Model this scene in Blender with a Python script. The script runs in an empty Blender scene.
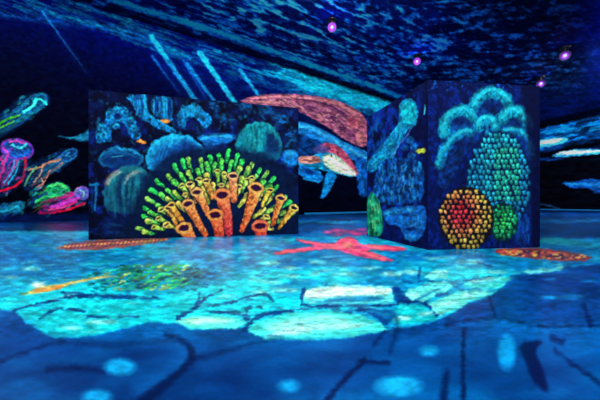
import bpy, bmesh, math, os
import numpy as np
from mathutils import Vector, Matrix, Euler

C = bpy.context.scene.collection
sc = bpy.context.scene

# ------------------------------------------------------------------ camera, light, exposure
CAMH = 0.33          # camera height
F = 280.0            # focal length in pixels of the 600x400 frame
HZ = 203.0           # horizon row
CEIL = 4.09          # ceiling height

cam_d = bpy.data.cameras.new('camera')
cam = bpy.data.objects.new('camera', cam_d)
C.objects.link(cam)
YAW = -math.atan2(.5441, .8390)     # the hall's long wall runs along the world x axis; the camera looks across it
TURN = Matrix.Rotation(YAW, 4, 'Z')
cam.location = (0, 0, CAMH)
cam.rotation_euler = (math.radians(90), 0, YAW)
cam_d.sensor_width = 36
cam_d.lens = 36 * F / 600
cam_d.shift_y = (HZ - 200) / 600
cam_d.clip_start = 0.02
cam_d.dof.use_dof = True
cam_d.dof.focus_distance = 2.6
cam_d.dof.aperture_fstop = 5.0
sc.camera = cam

w = bpy.data.worlds.new('world')
sc.world = w
w.use_nodes = True
w.node_tree.nodes['Background'].inputs[0].default_value = (0.02, 0.03, 0.08, 1)
w.node_tree.nodes['Background'].inputs[1].default_value = 0.3

sc.view_settings.view_transform = 'Standard'
sc.view_settings.look = 'None'
sc.view_settings.gamma = 1
sc.view_settings.use_curve_mapping = False
sc.view_settings.exposure = 0.12

def area_light(name, loc, size, power, col, rot=(0, 0, 0)):
    d = bpy.data.lights.new(name, 'AREA')
    d.shape = 'SQUARE'; d.size = size; d.energy = power; d.color = col
    o = bpy.data.objects.new(name, d); C.objects.link(o)
    o.matrix_world = TURN @ Matrix.Translation(loc) @ Euler(rot).to_matrix().to_4x4()
    return o

# added near-white fill lights, no fixtures, over and behind the camera, down the hall
LC = (1.0, 0.97, 0.91)
area_light('fill_light', (-1.6, -1.6, 3.9), 1.6, 300, LC, (math.radians(60), 0, math.radians(6)))
area_light('fill_light', (2.6, -1.2, 3.9), 1.6, 330, LC, (math.radians(60), 0, math.radians(-14)))
area_light('fill_light', (-3.8, 2.4, 3.95), 1.4, 120, LC)
area_light('fill_light', (0.3, 3.2, 3.95), 1.4, 230, LC, (math.radians(50), 0, math.radians(-20)))
area_light('fill_light', (9.3, 5.6, 3.95), 1.8, 750, LC, (math.radians(50), 0, math.radians(-5)))

# ------------------------------------------------------------------ noise
def _h(ix, iy, seed):
    n = (ix.astype(np.int64) * 374761393 + iy.astype(np.int64) * 668265263 + seed * 982451653) & 0xffffffff
    n = ((n ^ (n >> 13)) * 1274126177) & 0xffffffff
    n = (n ^ (n >> 16)) & 0xffffffff
    return n.astype(np.float64) / 4294967295.0

def vnoise(x, y, seed=0):
    x = np.asarray(x, float); y = np.asarray(y, float)
    ix = np.floor(x); iy = np.floor(y); fx = x - ix; fy = y - iy
    fx = fx * fx * (3 - 2 * fx); fy = fy * fy * (3 - 2 * fy)
    a = _h(ix, iy, seed); b = _h(ix + 1, iy, seed); c = _h(ix, iy + 1, seed); d = _h(ix + 1, iy + 1, seed)
    return (a * (1 - fx) + b * fx) * (1 - fy) + (c * (1 - fx) + d * fx) * fy

def fbm(x, y, octv=3, seed=0):
    s = 0; a = 0.5; t = 0
    for i in range(octv):
        s = s + a * vnoise(x * 2 ** i + 13.7 * i, y * 2 ** i + 7.1 * i, seed + i * 17); t += a; a *= 0.55
    return s / t

def ridge(x, y, octv=3, seed=0):
    s = 0; a = 0.5; t = 0
    for i in range(octv):
        n = 1 - np.abs(2 * vnoise(x * 2 ** i + 3.3 * i, y * 2 ** i + 9.1 * i, seed + i * 31) - 1)
        s = s + a * n * n; t += a; a *= 0.55
    return s / t

def smooth(a, b, v):
    t = np.clip((v - a) / (b - a), 0, 1)
    return t * t * (3 - 2 * t)

# ------------------------------------------------------------------ a painter's canvas for each painted surface
FIGS = {}
def fig(name, label=None, cat=None, group=None, parent=None):
    i = len(FIGS) + 1
    FIGS[i] = dict(name=name, label=label, cat=cat, group=group, parent=parent)
    return i

def catmull(pts, closed=True, n=5):
    p = np.array([q[:2] for q in pts], float); m = len(p); out = []
    rng_ = range(m if closed else m - 1)
    for i in rng_:
        p0 = p[(i - 1) % m] if closed or i > 0 else p[0]
        p1 = p[i]; p2 = p[(i + 1) % m]
        p3 = p[(i + 2) % m] if closed or i + 2 < m else p[-1]
        for k in range(n):
            t = k / n
            out.append(0.5 * ((2 * p1) + (-p0 + p2) * t + (2 * p0 - 5 * p1 + 4 * p2 - p3) * t * t + (-p0 + 3 * p1 - 3 * p2 + p3) * t ** 3))
    if not closed: out.append(p[-1])
    return np.array(out)

class Canvas:
    def __init__(s, x0, y0, x1, y1, bg, SC=3):
        s.x0, s.y0, s.SC = x0, y0, SC
        s.W = int((x1 - x0) * SC); s.H = int((y1 - y0) * SC)
        s.rgb = np.zeros((s.H, s.W, 3)) + np.array(bg, float)
        s.id = np.zeros((s.H, s.W), int)
        xs = x0 + (np.arange(s.W) + .5) / SC; ys = y0 + (np.arange(s.H) + .5) / SC
        s.X, s.Y = np.meshgrid(xs, ys)
    def win(s, ax, ay, bx, by):
        i0 = max(0, int((ax - s.x0) * s.SC)); i1 = min(s.W, int((bx - s.x0) * s.SC) + 2)
        j0 = max(0, int((ay - s.y0) * s.SC)); j1 = min(s.H, int((by - s.y0) * s.SC) + 2)
        if i1 <= i0 or j1 <= j0: return None
        return (slice(j0, j1), slice(i0, i1))
    def lay(s, w, a, col, id, tex, extra=None):
        X = s.X[w]; Y = s.Y[w]
        if col is not None:
            c = col(X, Y, extra) if callable(col) else np.zeros(X.shape + (3,)) + np.array(col, float)
            if tex:
                amp, sx, sy, seed, ang = (tuple(tex) + (0,))[:5]
                ca, sa = math.cos(math.radians(ang)), math.sin(math.radians(ang))
                u = (X * ca + Y * sa) / sx; v = (-X * sa + Y * ca) / sy
                c = c * (1 + amp * (2 * fbm(u, v, 3, seed) - 1) * 1.6)[..., None]
            s.rgb[w] = s.rgb[w] * (1 - a[..., None]) + np.clip(c, 0, 262) * a[..., None]
        if id is not None:
            s.id[w] = np.where(a > .5, id, s.id[w])
    def poly(s, pts, col, soft=1.0, id=None, sm=True, tex=None, rough=0, op=1.0, rs=5):
        P = catmull(pts) if sm else np.array(pts, float)
        m = soft + rough + 1
        w = s.win(P[:, 0].min() - m, P[:, 1].min() - m, P[:, 0].max() + m, P[:, 1].max() + m)
        if w is None: return
        X = s.X[w]; Y = s.Y[w]
        d = np.full(X.shape, 1e9); ins = np.zeros(X.shape, bool)
        Q = np.roll(P, -1, 0)
        for (ax, ay), (bx, by) in zip(P, Q):
            ex, ey = bx - ax, by - ay; L = ex * ex + ey * ey + 1e-12
            t = np.clip(((X - ax) * ex + (Y - ay) * ey) / L, 0, 1)
            d = np.minimum(d, (X - ax - t * ex) ** 2 + (Y - ay - t * ey) ** 2)
            if abs(ey) > 1e-9:
                c = ((ay > Y) != (by > Y)) & (X < ex * (Y - ay) / ey + ax)
                ins ^= c
        sd = np.where(ins, -1, 1) * np.sqrt(d)
        if rough: sd = sd + rough * (2 * fbm(X / rs, Y / rs, 2, 5) - 1) * 2
        a = np.clip(.5 - sd / soft, 0, 1) * op
        s.lay(w, a, col, id, tex, sd)
    def ell(s, cx, cy, rx, ry, col, rot=0, soft=1.0, id=None, tex=None, rough=0, op=1.0, rs=5):
        R = max(rx, ry) + soft + rough + 1
        w = s.win(cx - R, cy - R, cx + R, cy + R)
        if w is None: return
        X = s.X[w] - cx; Y = s.Y[w] - cy
        ca, sa = math.cos(math.radians(rot)), math.sin(math.radians(rot))
        u = X * ca + Y * sa; v = -X * sa + Y * ca
        r = np.sqrt((u / rx) ** 2 + (v / ry) ** 2)
        sd = (r - 1) * min(rx, ry)
        if rough: sd = sd + rough * (2 * fbm(s.X[w] / rs, s.Y[w] / rs, 2, 5) - 1) * 2
        a = np.clip(.5 - sd / soft, 0, 1) * op
        s.lay(w, a, col, id, tex, sd)
    def stroke(s, pts, wd, col, col2=None, soft=1.0, id=None, tex=None, op=1.0, fade=None, sm=True, shade=0, rough=0):
        """pts polyline; wd full width or (start,end); col to col2 along it; fade=(a0,a1) opacity along it"""
        P = catmull(pts, False) if sm and len(pts) > 2 else np.array([q[:2] for q in pts], float)
        w0, w1 = (wd if isinstance(wd, tuple) else (wd, wd))
        m = max(w0, w1) / 2 + soft + 1
        w = s.win(P[:, 0].min() - m, P[:, 1].min() - m, P[:, 0].max() + m, P[:, 1].max() + m)
        if w is None: return
        X = s.X[w]; Y = s.Y[w]
        seg = np.sqrt(((P[1:] - P[:-1]) ** 2).sum(1)); cum = np.r_[0, np.cumsum(seg)]; T = cum[-1] + 1e-9
        best = np.full(X.shape, 1e9); tt = np.zeros(X.shape); sg = np.zeros(X.shape)
        for k in range(len(P) - 1):
            ax, ay = P[k]; ex, ey = P[k + 1] - P[k]; L = ex * ex + ey * ey + 1e-12
            t = np.clip(((X - ax) * ex + (Y - ay) * ey) / L, 0, 1)
            dx = X - ax - t * ex; dy = Y - ay - t * ey
            tg = (cum[k] + t * seg[k]) / T
            d = np.sqrt(dx * dx + dy * dy) - (w0 + (w1 - w0) * tg) / 2
            b = d < best
            best = np.where(b, d, best); tt = np.where(b, tg, tt)
            sg = np.where(b, (dx * ey - dy * ex) / math.sqrt(L), sg)
        if rough: best = best + rough * (2 * fbm(X / 5, Y / 1.6, 2, 9) - 1) * 2
        a = np.clip(.5 - best / soft, 0, 1) * op
        if fade: a = a * (fade[0] + (fade[1] - fade[0]) * tt)
        c1 = np.array(col, float); c2 = np.array(col2 if col2 is not None else col, float)
        cc = c1 + (c2 - c1) * tt[..., None]
        if shade: cc = cc * (1 + shade * np.clip(sg / (max(w0, w1) / 2), -1, 1))[..., None]
        s.lay(w, a, (lambda x, y, e: cc), id, tex)
    def sample(s, x, y):
        i = np.clip((x - s.x0) * s.SC - .5, 0, s.W - 1.001); j = np.clip((y - s.y0) * s.SC - .5, 0, s.H - 1.001)
        i0 = i.astype(int); j0 = j.astype(int); fi = (i - i0)[..., None]; fj = (j - j0)[..., None]
        r = s.rgb
        return (r[j0, i0] * (1 - fi) + r[j0, i0 + 1] * fi) * (1 - fj) + (r[j0 + 1, i0] * (1 - fi) + r[j0 + 1, i0 + 1] * fi) * fj
    def ident(s, x, y):
        i = np.clip(((x - s.x0) * s.SC).astype(int), 0, s.W - 1); j = np.clip(((y - s.y0) * s.SC).astype(int), 0, s.H - 1)
        return s.id[j, i]

rng = np.random.RandomState(7)
def rnd(a, b): return a + (b - a) * rng.rand()

def cobble(cv, cx, cy, rx, ry, step, colf, id, gap=(8, 14, 30), fill=.82, inside=None, jit=.22, asp=1.0):
    """a knobbly coral: a jittered lattice of bright knobs, each with a paler crest, on a dark ground"""
    j = 0; y = cy - ry
    while y < cy + ry:
        x = cx - rx + (j % 2) * step * .5
        while x < cx + rx:
            px = x + rnd(-jit, jit) * step; py = y + rnd(-jit, jit) * step * asp
            r = math.hypot((px - cx) / rx, (py - cy) / ry)
            if (inside(px, py) if inside else r < .97):
                c = np.array(colf(px, py, r), float); k = rnd(.72, 1.18)
                a = step * .5 * fill * rnd(.85, 1.15)
                w_ = a * rnd(.8, 1.05); h_ = a * asp * rnd(.85, 1.1)
                q = [(px - w_, py - h_ * .7), (px - w_ * .3, py - h_), (px + w_ * .8, py - h_ * .85), (px + w_, py + h_ * .2), (px + w_ * .5, py + h_), (px - w_ * .7, py + h_ * .8)]
                cv.poly(q, c * k * .8, soft=1.0, sm=False)
                cv.ell(px - a * .15, py - a * .35 * asp, a * .6, a * .42 * asp, np.clip(c * k * 1.25, 0, 255), soft=1.0, op=.85)
            x += step
        y += step * .9 * asp; j += 1

def lerp(a, b, t): return tuple(a[i] + (b[i] - a[i]) * t for i in range(3))

# ---- long wall mural (sea, sun rays, jellyfish, whale, shark)
def seam(x): return 40 + (x - 200) * .323
WL = Canvas(-40, -20, 520, 245, (1, 2, 24))
X, Y = WL.X, WL.Y
d = Y - seam(X)                                        # depth below the ceiling line
g = np.exp(-np.clip(d - 25, 0, 999) / 42.0)
WL.rgb[:] = np.array([0, 1, 12.])
WL.rgb += (np.array([1, 8, 92.]) * g[..., None]) * (smooth(420, 60, X) * .35 + .65)[..., None]
u = (X + Y * .33); v = (Y - X * .33)
t = ridge(u / 34, v / 5.5, 4, 3) * .6 + fbm(u / 9, v / 2.6, 3, 8) * .55
band = np.exp(-np.clip(d - 2, 0, 999) / (11 + 5 * smooth(150, 330, X)))
far = smooth(120, 330, X)
k = smooth(.56 - .16 * far, .86 - .10 * far, t) * np.clip(band * 1.5, 0, 1)
WL.rgb = WL.rgb * (1 - k[..., None]) + (np.array([8, 150, 205.]) * (.75 + .35 * far[..., None]) + np.array([0, 35, 20.]) * far[..., None]) * k[..., None]
# water band where the sea surface meets the far end of the wall
k = smooth(250, 320, X) * smooth(26, 8, d) * (.45 + .75 * fbm(u / 7, v / 2.4, 3, 21))
k = np.clip(k, 0, 1)
WL.rgb = WL.rgb * (1 - k[..., None]) + np.array([20, 196, 222.]) * k[..., None]
# long wave crests along the upper left
for i in range(120):
    x = rnd(-30, 250); y = seam(x) + rnd(2, 26) * (1 if x > 40 else 1.4); L = rnd(14, 46); c = rnd(.45, 1)
    WL.stroke([(x, y), (x + L * .5, y + L * .17 + rnd(-1, 1)), (x + L, y + L * .36)], (rnd(.8, 2), .5), (12 * c, 150 * c, 215 * c), soft=1.5, op=.8, fade=(.9, .3))
WL.stroke([(-20, 12), (30, 18), (60, 22), (110, 30), (160, 46), (200, 62)], 4, (6, 100, 190), soft=6, op=.6, tex=(.8, 6, 2, 5, 20))
WL.stroke([(20, -6), (50, 12), (90, 22), (140, 36), (190, 58)], 4, (14, 160, 220), soft=6, op=.65, tex=(.8, 6, 2, 6, 20))
WL.poly([(100, -20), (420, 108), (420, 112), (100, 6)], (1, 3, 24), soft=3, sm=False)
for (p, q, w_, c, o_) in [((42, 11), (86, 72), 1.6, (30, 170, 220), .75), ((151, 36), (198, 104), 5, (25, 205, 235), .95), ((152, 56), (180, 94), 1.8, (12, 130, 210), .8),
                      ((168, 62), (196, 100), 2.2, (12, 130, 210), .6), ((187, 64), (219, 108), 3.6, (16, 170, 225), .85), ((200, 53), (240, 110), 5.5, (30, 215, 240), .95),
                      ((183, 60), (209, 104), 2, (10, 120, 205), .7), ((240, 70), (260, 97), 3.6, (26, 195, 225), .85)]:
    WL.stroke([p, q], (w_, w_ * .8), tuple(min(262, v * 1.2) for v in c), soft=1.6, op=min(1, o_ * 1.1), fade=(1, .55 if w_ > 2 else .1))
    WL.stroke([p, q], (w_ * 2.4, w_ * 3), (8, 60, 190), soft=7, op=.3, fade=(1, .3))

def wisp(cv, pts, wd, col, col2=None, n=3, spread=2, soft=.9, op=.9, id=None):
    """several thin wandering strands that follow one path"""
    for i in range(n):
        o_ = rnd(-spread, spread); q = []
        for j, p in enumerate(pts):
            q.append((p[0] + rnd(-.6, .6) * spread * .5, p[1] + o_ * (.5 + .5 * j / len(pts)) + rnd(-.6, .6)))
        cv.stroke(q, (wd, wd * .6), col, col2, soft=soft, op=op)

# jellyfish of the long wall: bell first, then arms trailing down to the left
def jelly(name, label, bell, rot, rx, ry, body, tail, rim, fill, strands, tailcols, n=16):
    th = fig(name, label, 'painted jellyfish', 'jellyfish painted on the long wall')
    ten = fig('tentacles', None, None, None, th)
    WL.poly(tail, (6, 42, 96), soft=3, id=ten, op=.6, tex=(.6, 2, 1.6, 44))
    (hx, hy) = bell
    T_ = np.array(tail, float); c_ = T_.mean(0)
    for i in range(70):
        q = T_[rng.randint(len(T_))]; f = rnd(0, 1) ** .6
        x = c_[0] + (q[0] - c_[0]) * f + rnd(-2, 2); y = c_[1] + (q[1] - c_[1]) * f + rnd(-1.5, 1.5)
        c = np.array([BL, CY, TE, tailcols[0], tailcols[-1]][i % 5], float) * rnd(.35, .95)
        WL.stroke([(x, y), (x - rnd(1, 4), y + rnd(.5, 3))], rnd(.9, 1.8), c, soft=1.1, op=.65)
    for i in range(n):
        c = tailcols[i % len(tailcols)]
        a = body[0]; b_ = body[1]; f = rnd(-1, 1)
        wdt = ry * .95
        nx, ny = -(b_[1] - a[1]), (b_[0] - a[0]); L = math.hypot(nx, ny); nx /= L; ny /= L
        e = rnd(.55, 1.02)
        pts = [(a[0] + nx * f * wdt * .8, a[1] + ny * f * wdt * .8)]
        for t in (.3, .55, .8, 1):
            pts.append((a[0] + (b_[0] - a[0]) * t * e + nx * (f * wdt + rnd(-2, 2)), a[1] + (b_[1] - a[1]) * t * e + ny * (f * wdt + rnd(-2, 2))))
        WL.stroke(pts, (rnd(1, 2.1), .7), c, tuple(x * .55 for x in c), soft=1.0, op=.85)
    WL.ell(hx, hy, rx, ry, fill, rot=rot, soft=1.5, id=th, tex=(.5, 3, 1.6, 3, rot))
    WL.ell(hx + rx * .08, hy - ry * .12, rx * .72, ry * .55, tuple(x * .4 for x in fill), rot=rot, soft=2.6, op=.5, tex=(.8, 2, 1.6, 45))
    for i in range(26):
        a = rnd(0, 6.28); r = rnd(0, .85); WL.ell(hx + rx * r * math.cos(a), hy + ry * r * math.sin(a) * .8, rnd(.7, 1.5), rnd(.6, 1), np.array([rim, fill, (60, 200, 220)][i % 3], float) * rnd(.6, 1.1), soft=1, op=.7)
    N = 40
    for i in range(N):
        t0 = 2 * math.pi * i / N; t1 = 2 * math.pi * (i + 1) / N
        ca, sa = math.cos(math.radians(rot)), math.sin(math.radians(rot))
        P_ = [(hx + rx * .93 * math.cos(t) * ca - ry * .93 * math.sin(t) * sa, hy + rx * .93 * math.cos(t) * sa + ry * .93 * math.sin(t) * ca) for t in (t0, t1)]
        WL.stroke(P_, rnd(.8, 1.9), tuple(x * rnd(.5, 1.1) for x in rim), soft=1.2, op=.7)
    for s_ in strands:
        WL.stroke(s_[0], s_[1], s_[2], soft=1.0, op=.95)
    return th

CY, TE, BL, MG, RD, GN, OR, PU = (20, 180, 210), (30, 220, 200), (16, 90, 185), (200, 30, 160), (215, 20, 60), (40, 190, 90), (190, 130, 90), (110, 60, 200)
jelly('painted_jellyfish', 'teal jellyfish with a green streak, highest of those painted on the long wall',
      (34, 104), -35, 15, 8.5, ((28, 109), (-14, 136)), [(46, 94), (49, 104), (34, 116), (14, 130), (-16, 146), (-22, 128), (6, 110), (24, 95)],
      (24, 150, 180), (10, 80, 130),
      [([(24, 112), (33, 106), (36, 99)], 2.6, (60, 245, 225)), ([(34, 101), (40, 99), (46, 104)], 2.2, (40, 225, 215)), ([(-4, 126), (8, 119), (20, 115)], 2.0, (60, 180, 30)), ([(-8, 131), (4, 126), (14, 121)], 1.3, (90, 200, 40))],
      [BL, (20, 130, 170), (14, 70, 150), (20, 140, 120)], 22)
jelly('painted_jellyfish', 'magenta and blue jellyfish with a long red arm curling to the left edge',
      (17, 149), 10, 17, 10.5, ((13, 155), (-8, 190)), [(2, 152), (30, 156), (24, 178), (8, 194), (-14, 196), (-18, 160)],
      (190, 40, 200), (24, 90, 190),
      [([(25, 158), (25, 172), (18, 184), (4, 190), (-10, 191)], 2.3, (235, 15, 50)), ([(12, 145), (20, 148), (26, 144)], 2.2, (60, 220, 230)), ([(3, 148), (8, 154), (4, 164)], 2.0, (230, 60, 190)), ([(10, 142), (16, 141), (24, 143)], 1.6, (235, 70, 170)),
       ([(0, 158), (4, 168), (-3, 180)], 2.2, (225, 40, 150)), ([(14, 160), (12, 172), (4, 182)], 1.8, (60, 150, 230)), ([(19, 162), (16, 172), (8, 184)], 1.6, (30, 170, 220))],
      [MG, BL, CY, PU, (220, 50, 130)], 26)
jelly('painted_jellyfish', 'slim blue jellyfish with tan ragged arms, nearest the small ray on the long wall',
      (69, 155), -32, 9.5, 5.5, ((64, 158), (26, 184)), [(76, 150), (76, 158), (60, 170), (44, 178), (36, 192), (22, 186), (28, 166), (50, 155), (62, 149)],
      (30, 130, 190), (14, 70, 140),
      [([(60, 160), (48, 163), (38, 168), (28, 170)], 1.8, (205, 130, 90)), ([(44, 164), (40, 174), (34, 182)], 1.6, (190, 150, 120)), ([(50, 170), (44, 182), (36, 187)], 1.3, (215, 130, 110)), ([(36, 167), (28, 178), (25, 186)], 1.6, (90, 170, 110)), ([(41, 178), (43, 184), (38, 190)], 1.1, (230, 170, 150))],
      [BL, (24, 140, 190), (150, 110, 110), (20, 110, 140)], 20)
jelly('painted_jellyfish', 'green-headed jellyfish with dim green arms, just above a pink one',
      (58, 190), 8, 12, 7, ((52, 193), (30, 206)), [(70, 188), (66, 198), (50, 204), (34, 208), (27, 202), (34, 192), (46, 185), (58, 182)],
      (40, 225, 120), (24, 180, 110),
      [([(50, 186), (58, 184), (66, 188)], 2.4, (90, 250, 130)), ([(36, 202), (44, 197), (54, 197)], 2.2, (50, 210, 110))],
      [GN, (20, 120, 110), BL, (110, 120, 40)], 18)
jelly('painted_jellyfish', 'pink jellyfish with a violet head and red underside, close to the mural board',
      (82, 193), 0, 7.5, 6.5, ((76, 198), (40, 210)), [(88, 194), (86, 203), (70, 209), (48, 215), (38, 213), (46, 206), (62, 198), (76, 193)],
      (150, 120, 230), (80, 90, 200),
      [([(85, 203), (70, 209), (50, 213), (40, 213)], 2.0, (235, 10, 60)), ([(78, 198), (66, 203), (52, 207)], 3.0, (205, 60, 200)), ([(76, 202), (64, 207), (48, 210)], 1.8, (240, 60, 140)), ([(80, 190), (84, 192), (83, 197)], 1.8, (150, 210, 245))],
      [MG, (220, 30, 110), PU, (225, 60, 150)], 18)
jelly('painted_jellyfish', 'plain cyan jellyfish, lowest one on the long wall, cut by the left edge',
      (16, 207), -18, 9, 5, ((10, 209), (-16, 216)), [(26, 203), (22, 212), (4, 218), (-20, 224), (-22, 208), (6, 203)],
      (20, 150, 190), (14, 110, 150), [([(-4, 213), (8, 210), (18, 206)], 2.2, (30, 170, 205))], [CY, BL, (20, 120, 160)], 12)
th = fig('painted_ray', 'small teal ray gliding, a thin shape painted left of the mural board', 'painted ray')
WL.poly([(58, 136), (72, 137), (82, 133), (92, 128), (91, 138), (86, 141), (72, 140)], (12, 90, 130), soft=1.2, id=th, tex=(.4, 4, 1.5, 4))
WL.stroke([(70, 138), (84, 138), (92, 137)], 1.2, (30, 150, 180), soft=1)
# faint sea bed glow along the foot of the wall
WL.poly([(-40, 214), (100, 213), (100, 245), (-40, 245)], (3, 20, 80), soft=5, sm=False, op=.7)

# whale
wh = fig('painted_whale', 'long salmon-pink whale painted under the bright water line of the long wall', 'painted whale')
wpts = [(240, 101), (250, 97), (268, 94.5), (292, 94), (314, 96), (334, 100), (350, 106), (360, 112), (366, 120), (368, 134), (366, 146), (358, 146), (346, 140), (334, 132), (322, 124), (306, 115), (290, 109), (270, 106), (252, 104)]
WL.poly(wpts, (150, 82, 108), soft=1.2, id=wh, tex=(.42, 5, 2.2, 11, 22))
WL.stroke([(246, 101), (272, 99), (300, 103), (322, 112), (340, 126), (358, 141)], (1.2, 5), (104, 50, 96), soft=2, op=.75, tex=(.5, 4, 2, 12, 30))
WL.stroke([(252, 98.5), (280, 96.5), (312, 99), (338, 104), (356, 114)], (1.5, 3), (214, 134, 138), soft=1.5, op=.8, tex=(.3, 4, 2, 13, 20))
WL.stroke([(246, 101), (280, 103.5), (306, 110), (326, 120)], (1, 3), (220, 146, 140), soft=1.5, op=.8)
WL.stroke([(296, 99), (318, 102), (334, 108), (346, 116)], 1.4, (60, 24, 80), soft=1.2, op=.8)
WL.stroke([(300, 104), (316, 108), (330, 118), (342, 130)], 1.1, (74, 30, 86), soft=1.2, op=.7)
WL.stroke([(322, 106), (338, 112), (350, 124), (356, 136)], 1.0, (70, 30, 90), soft=1.2, op=.7)
for i in range(130):
    t = rnd(0, 1); x = 262 + 98 * t; y = 99 + 30 * t ** 1.8 + rnd(-3, 7) * (.4 + t)
    WL.ell(x, y, rnd(.8, 2.2), rnd(.6, 1.2), (rnd(180, 236), rnd(110, 160), rnd(120, 165)), rot=25, soft=1, op=.65)
for i in range(90):
    t = rnd(0, 1); x = 280 + 80 * t; y = 103 + 26 * t ** 1.7 + rnd(-2, 9) * (.4 + t)
    WL.stroke([(x, y), (x + rnd(2, 6), y + rnd(1, 3))], 1, (90, 36, 84), soft=1, op=.7)
WL.ell(354, 122, 7, 6.5, (186, 96, 104), soft=2, op=.8, tex=(.3, 3, 3, 5)); WL.ell(352, 121, 3.4, 3.2, (140, 56, 88), soft=1.5, op=.9)
WL.ell(360, 137, 5, 7, (188, 110, 110), soft=2, op=.7, tex=(.4, 3, 3, 6))
# the blue creature below it: flank, flippers
dl = fig('painted_dolphin', 'bright blue long-bodied swimmer painted directly below the pink whale', 'painted dolphin')
WL.poly([(296, 122), (310, 124), (326, 131), (346, 143), (367, 152), (368, 162), (352, 160), (334, 150), (316, 140), (298, 134)], (22, 124, 205), soft=1.4, id=dl, tex=(.3, 7, 2, 15, 24))
WL.stroke([(298, 126), (314, 129), (336, 142), (366, 158)], (3, 3.6), (54, 180, 232), soft=2.5, op=.85)
fl = fig('flipper', None, None, None, dl)
WL.poly([(355, 158), (366, 160), (368, 176), (367, 194), (360, 196), (357, 180)], (8, 78, 160), soft=1.5, id=fl, tex=(.45, 2, 6, 16, 8))
WL.stroke([(358, 162), (361, 178), (364, 192)], 2, (20, 120, 200), soft=1.5, op=.6)
WL.poly([(299, 134), (312, 138), (324, 146), (318, 152), (300, 156)], (8, 62, 130), soft=3, op=.8, tex=(.5, 4, 3, 17))
# shark
sh = fig('painted_shark', 'shark with rosy back and pale green belly painted below the whale', 'painted shark')
WL.poly([(300, 157), (312, 156), (322, 149), (332, 145), (342, 151), (352, 163), (359, 173), (352, 177), (338, 174), (322, 170), (308, 168), (299, 165)], (14, 140, 190), soft=1.2, id=sh, tex=(.35, 4, 2, 18, 14))
WL.poly([(318, 148), (326, 143), (338, 146), (348, 156), (358, 172), (354, 175), (344, 162), (334, 154), (326, 152)], (184, 74, 104), soft=1.4, tex=(.4, 3, 2, 19, 40))
WL.poly([(322, 158), (332, 154), (342, 160), (356, 174), (346, 175), (330, 169)], (206, 238, 196), soft=2.0, tex=(.22, 3, 2, 20, 30))
WL.poly([(330, 160), (338, 161), (350, 172), (342, 172)], (250, 248, 226), soft=2)
WL.poly([(299, 157), (310, 156), (320, 158), (318, 163), (300, 163)], (196, 130, 120), soft=1.6, tex=(.4, 5, 1.5, 22))
WL.stroke([(300, 160), (312, 160), (326, 162)], 1.2, (150, 80, 60), soft=1, op=.7)
WL.ell(331, 155, .9, 1.6, (10, 30, 60), soft=.8)
WL.poly([(312, 150), (320, 145), (330, 149), (322, 154)], (70, 70, 140), soft=2, op=.8)
fn = fig('fin', None, None, None, sh)
WL.poly([(327, 172), (336, 175), (333, 184), (328, 194), (321, 198), (323, 188)], (12, 132, 212), soft=1.2, id=fn, tex=(.25, 2, 4, 23, 20))
WL.poly([(300, 165), (312, 168), (322, 174), (321, 182), (310, 180), (299, 174)], (12, 120, 205), soft=1.2, id=fn, tex=(.4, 4, 2, 24, 15))
WL.ell(309, 172, 6, 2.6, (8, 40, 120), rot=12, soft=1.5, op=.8)
WL.stroke([(304, 178), (318, 182)], 2, (20, 150, 225), soft=1.5)

# ---- end wall on the right
WR = Canvas(490, 95, 640, 225, (1, 2, 10))
X, Y = WR.X, WR.Y
d = Y - (125 - (X - 538) * .215)
n = fbm((X + Y * -.2) / 16, (Y + X * .2) / 2.6, 4, 31); n2 = fbm((X) / 10, (Y + X * .1) / 2, 3, 37)
k = smooth(2, 6, d) * smooth(31, 18, d + 4 * (n2 - .5)) * (.35 + .9 * smooth(.35, .65, n))
k = np.clip(k * 1.3, 0, 1)
WR.rgb = WR.rgb * (1 - k[..., None]) + (np.array([4, 88, 186.]) * (.6 + .9 * smooth(.45, .7, n2))[..., None]) * k[..., None]
k = smooth(20, 30, d) * smooth(52, 36, d) * smooth(.5, .7, n) * .6
WR.rgb += np.array([0, 30, 90.]) * k[..., None]
for i in range(16):
    x = rnd(536, 620); y = 130 - (x - 538) * .2 + rnd(0, 16)
    WR.stroke([(x, y), (x + rnd(8, 18), y - rnd(1, 4))], rnd(1, 2.4), (14, 150, 215), soft=1.6, op=.55)
gl = fig('painted_fish', 'upper of two white-glinting fish painted on the end wall', 'painted fish', 'pale fish on the end wall')
WR.poly([(535, 144), (545, 139), (556, 138), (568, 139), (560, 144), (546, 147)], (60, 180, 230), soft=1.2, id=gl, tex=(.3, 5, 1.2, 2))
WR.poly([(538, 143), (548, 139.6), (562, 139), (554, 143)], (240, 246, 235), soft=1.4)
gl = fig('painted_fish', 'lower and longer of two white-glinting fish painted on the end wall', 'painted fish', 'pale fish on the end wall')
WR.poly([(552, 156), (566, 151), (582, 149), (606, 149.5), (606, 153), (584, 155), (566, 157)], (40, 150, 215), soft=1.2, id=gl, tex=(.3, 6, 1.2, 3))
WR.poly([(556, 154), (572, 150.6), (604, 150.4), (580, 153.6)], (215, 240, 230), soft=1.4)
gl = fig('painted_turtle', 'dim blue turtle painted low on the end wall over black water', 'painted turtle')
WR.poly([(562, 183), (578, 181), (592, 179), (610, 182), (610, 190), (596, 193), (588, 188), (574, 188)], (6, 62, 140), soft=1.4, id=gl, tex=(.4, 6, 1.6, 5))
WR.stroke([(566, 184), (584, 184), (604, 187)], 2, (20, 130, 200), soft=1.6, op=.8); WR.ell(596, 184, 8, 2.2, (16, 100, 180), soft=2)
WR.stroke([(540, 204), (550, 206), (561, 210)], (1.2, 2.2), (20, 70, 120), soft=1.6, op=.8)
WR.stroke([(536, 158), (548, 160), (560, 158)], 2, (10, 70, 160), soft=2, op=.6)

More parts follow.
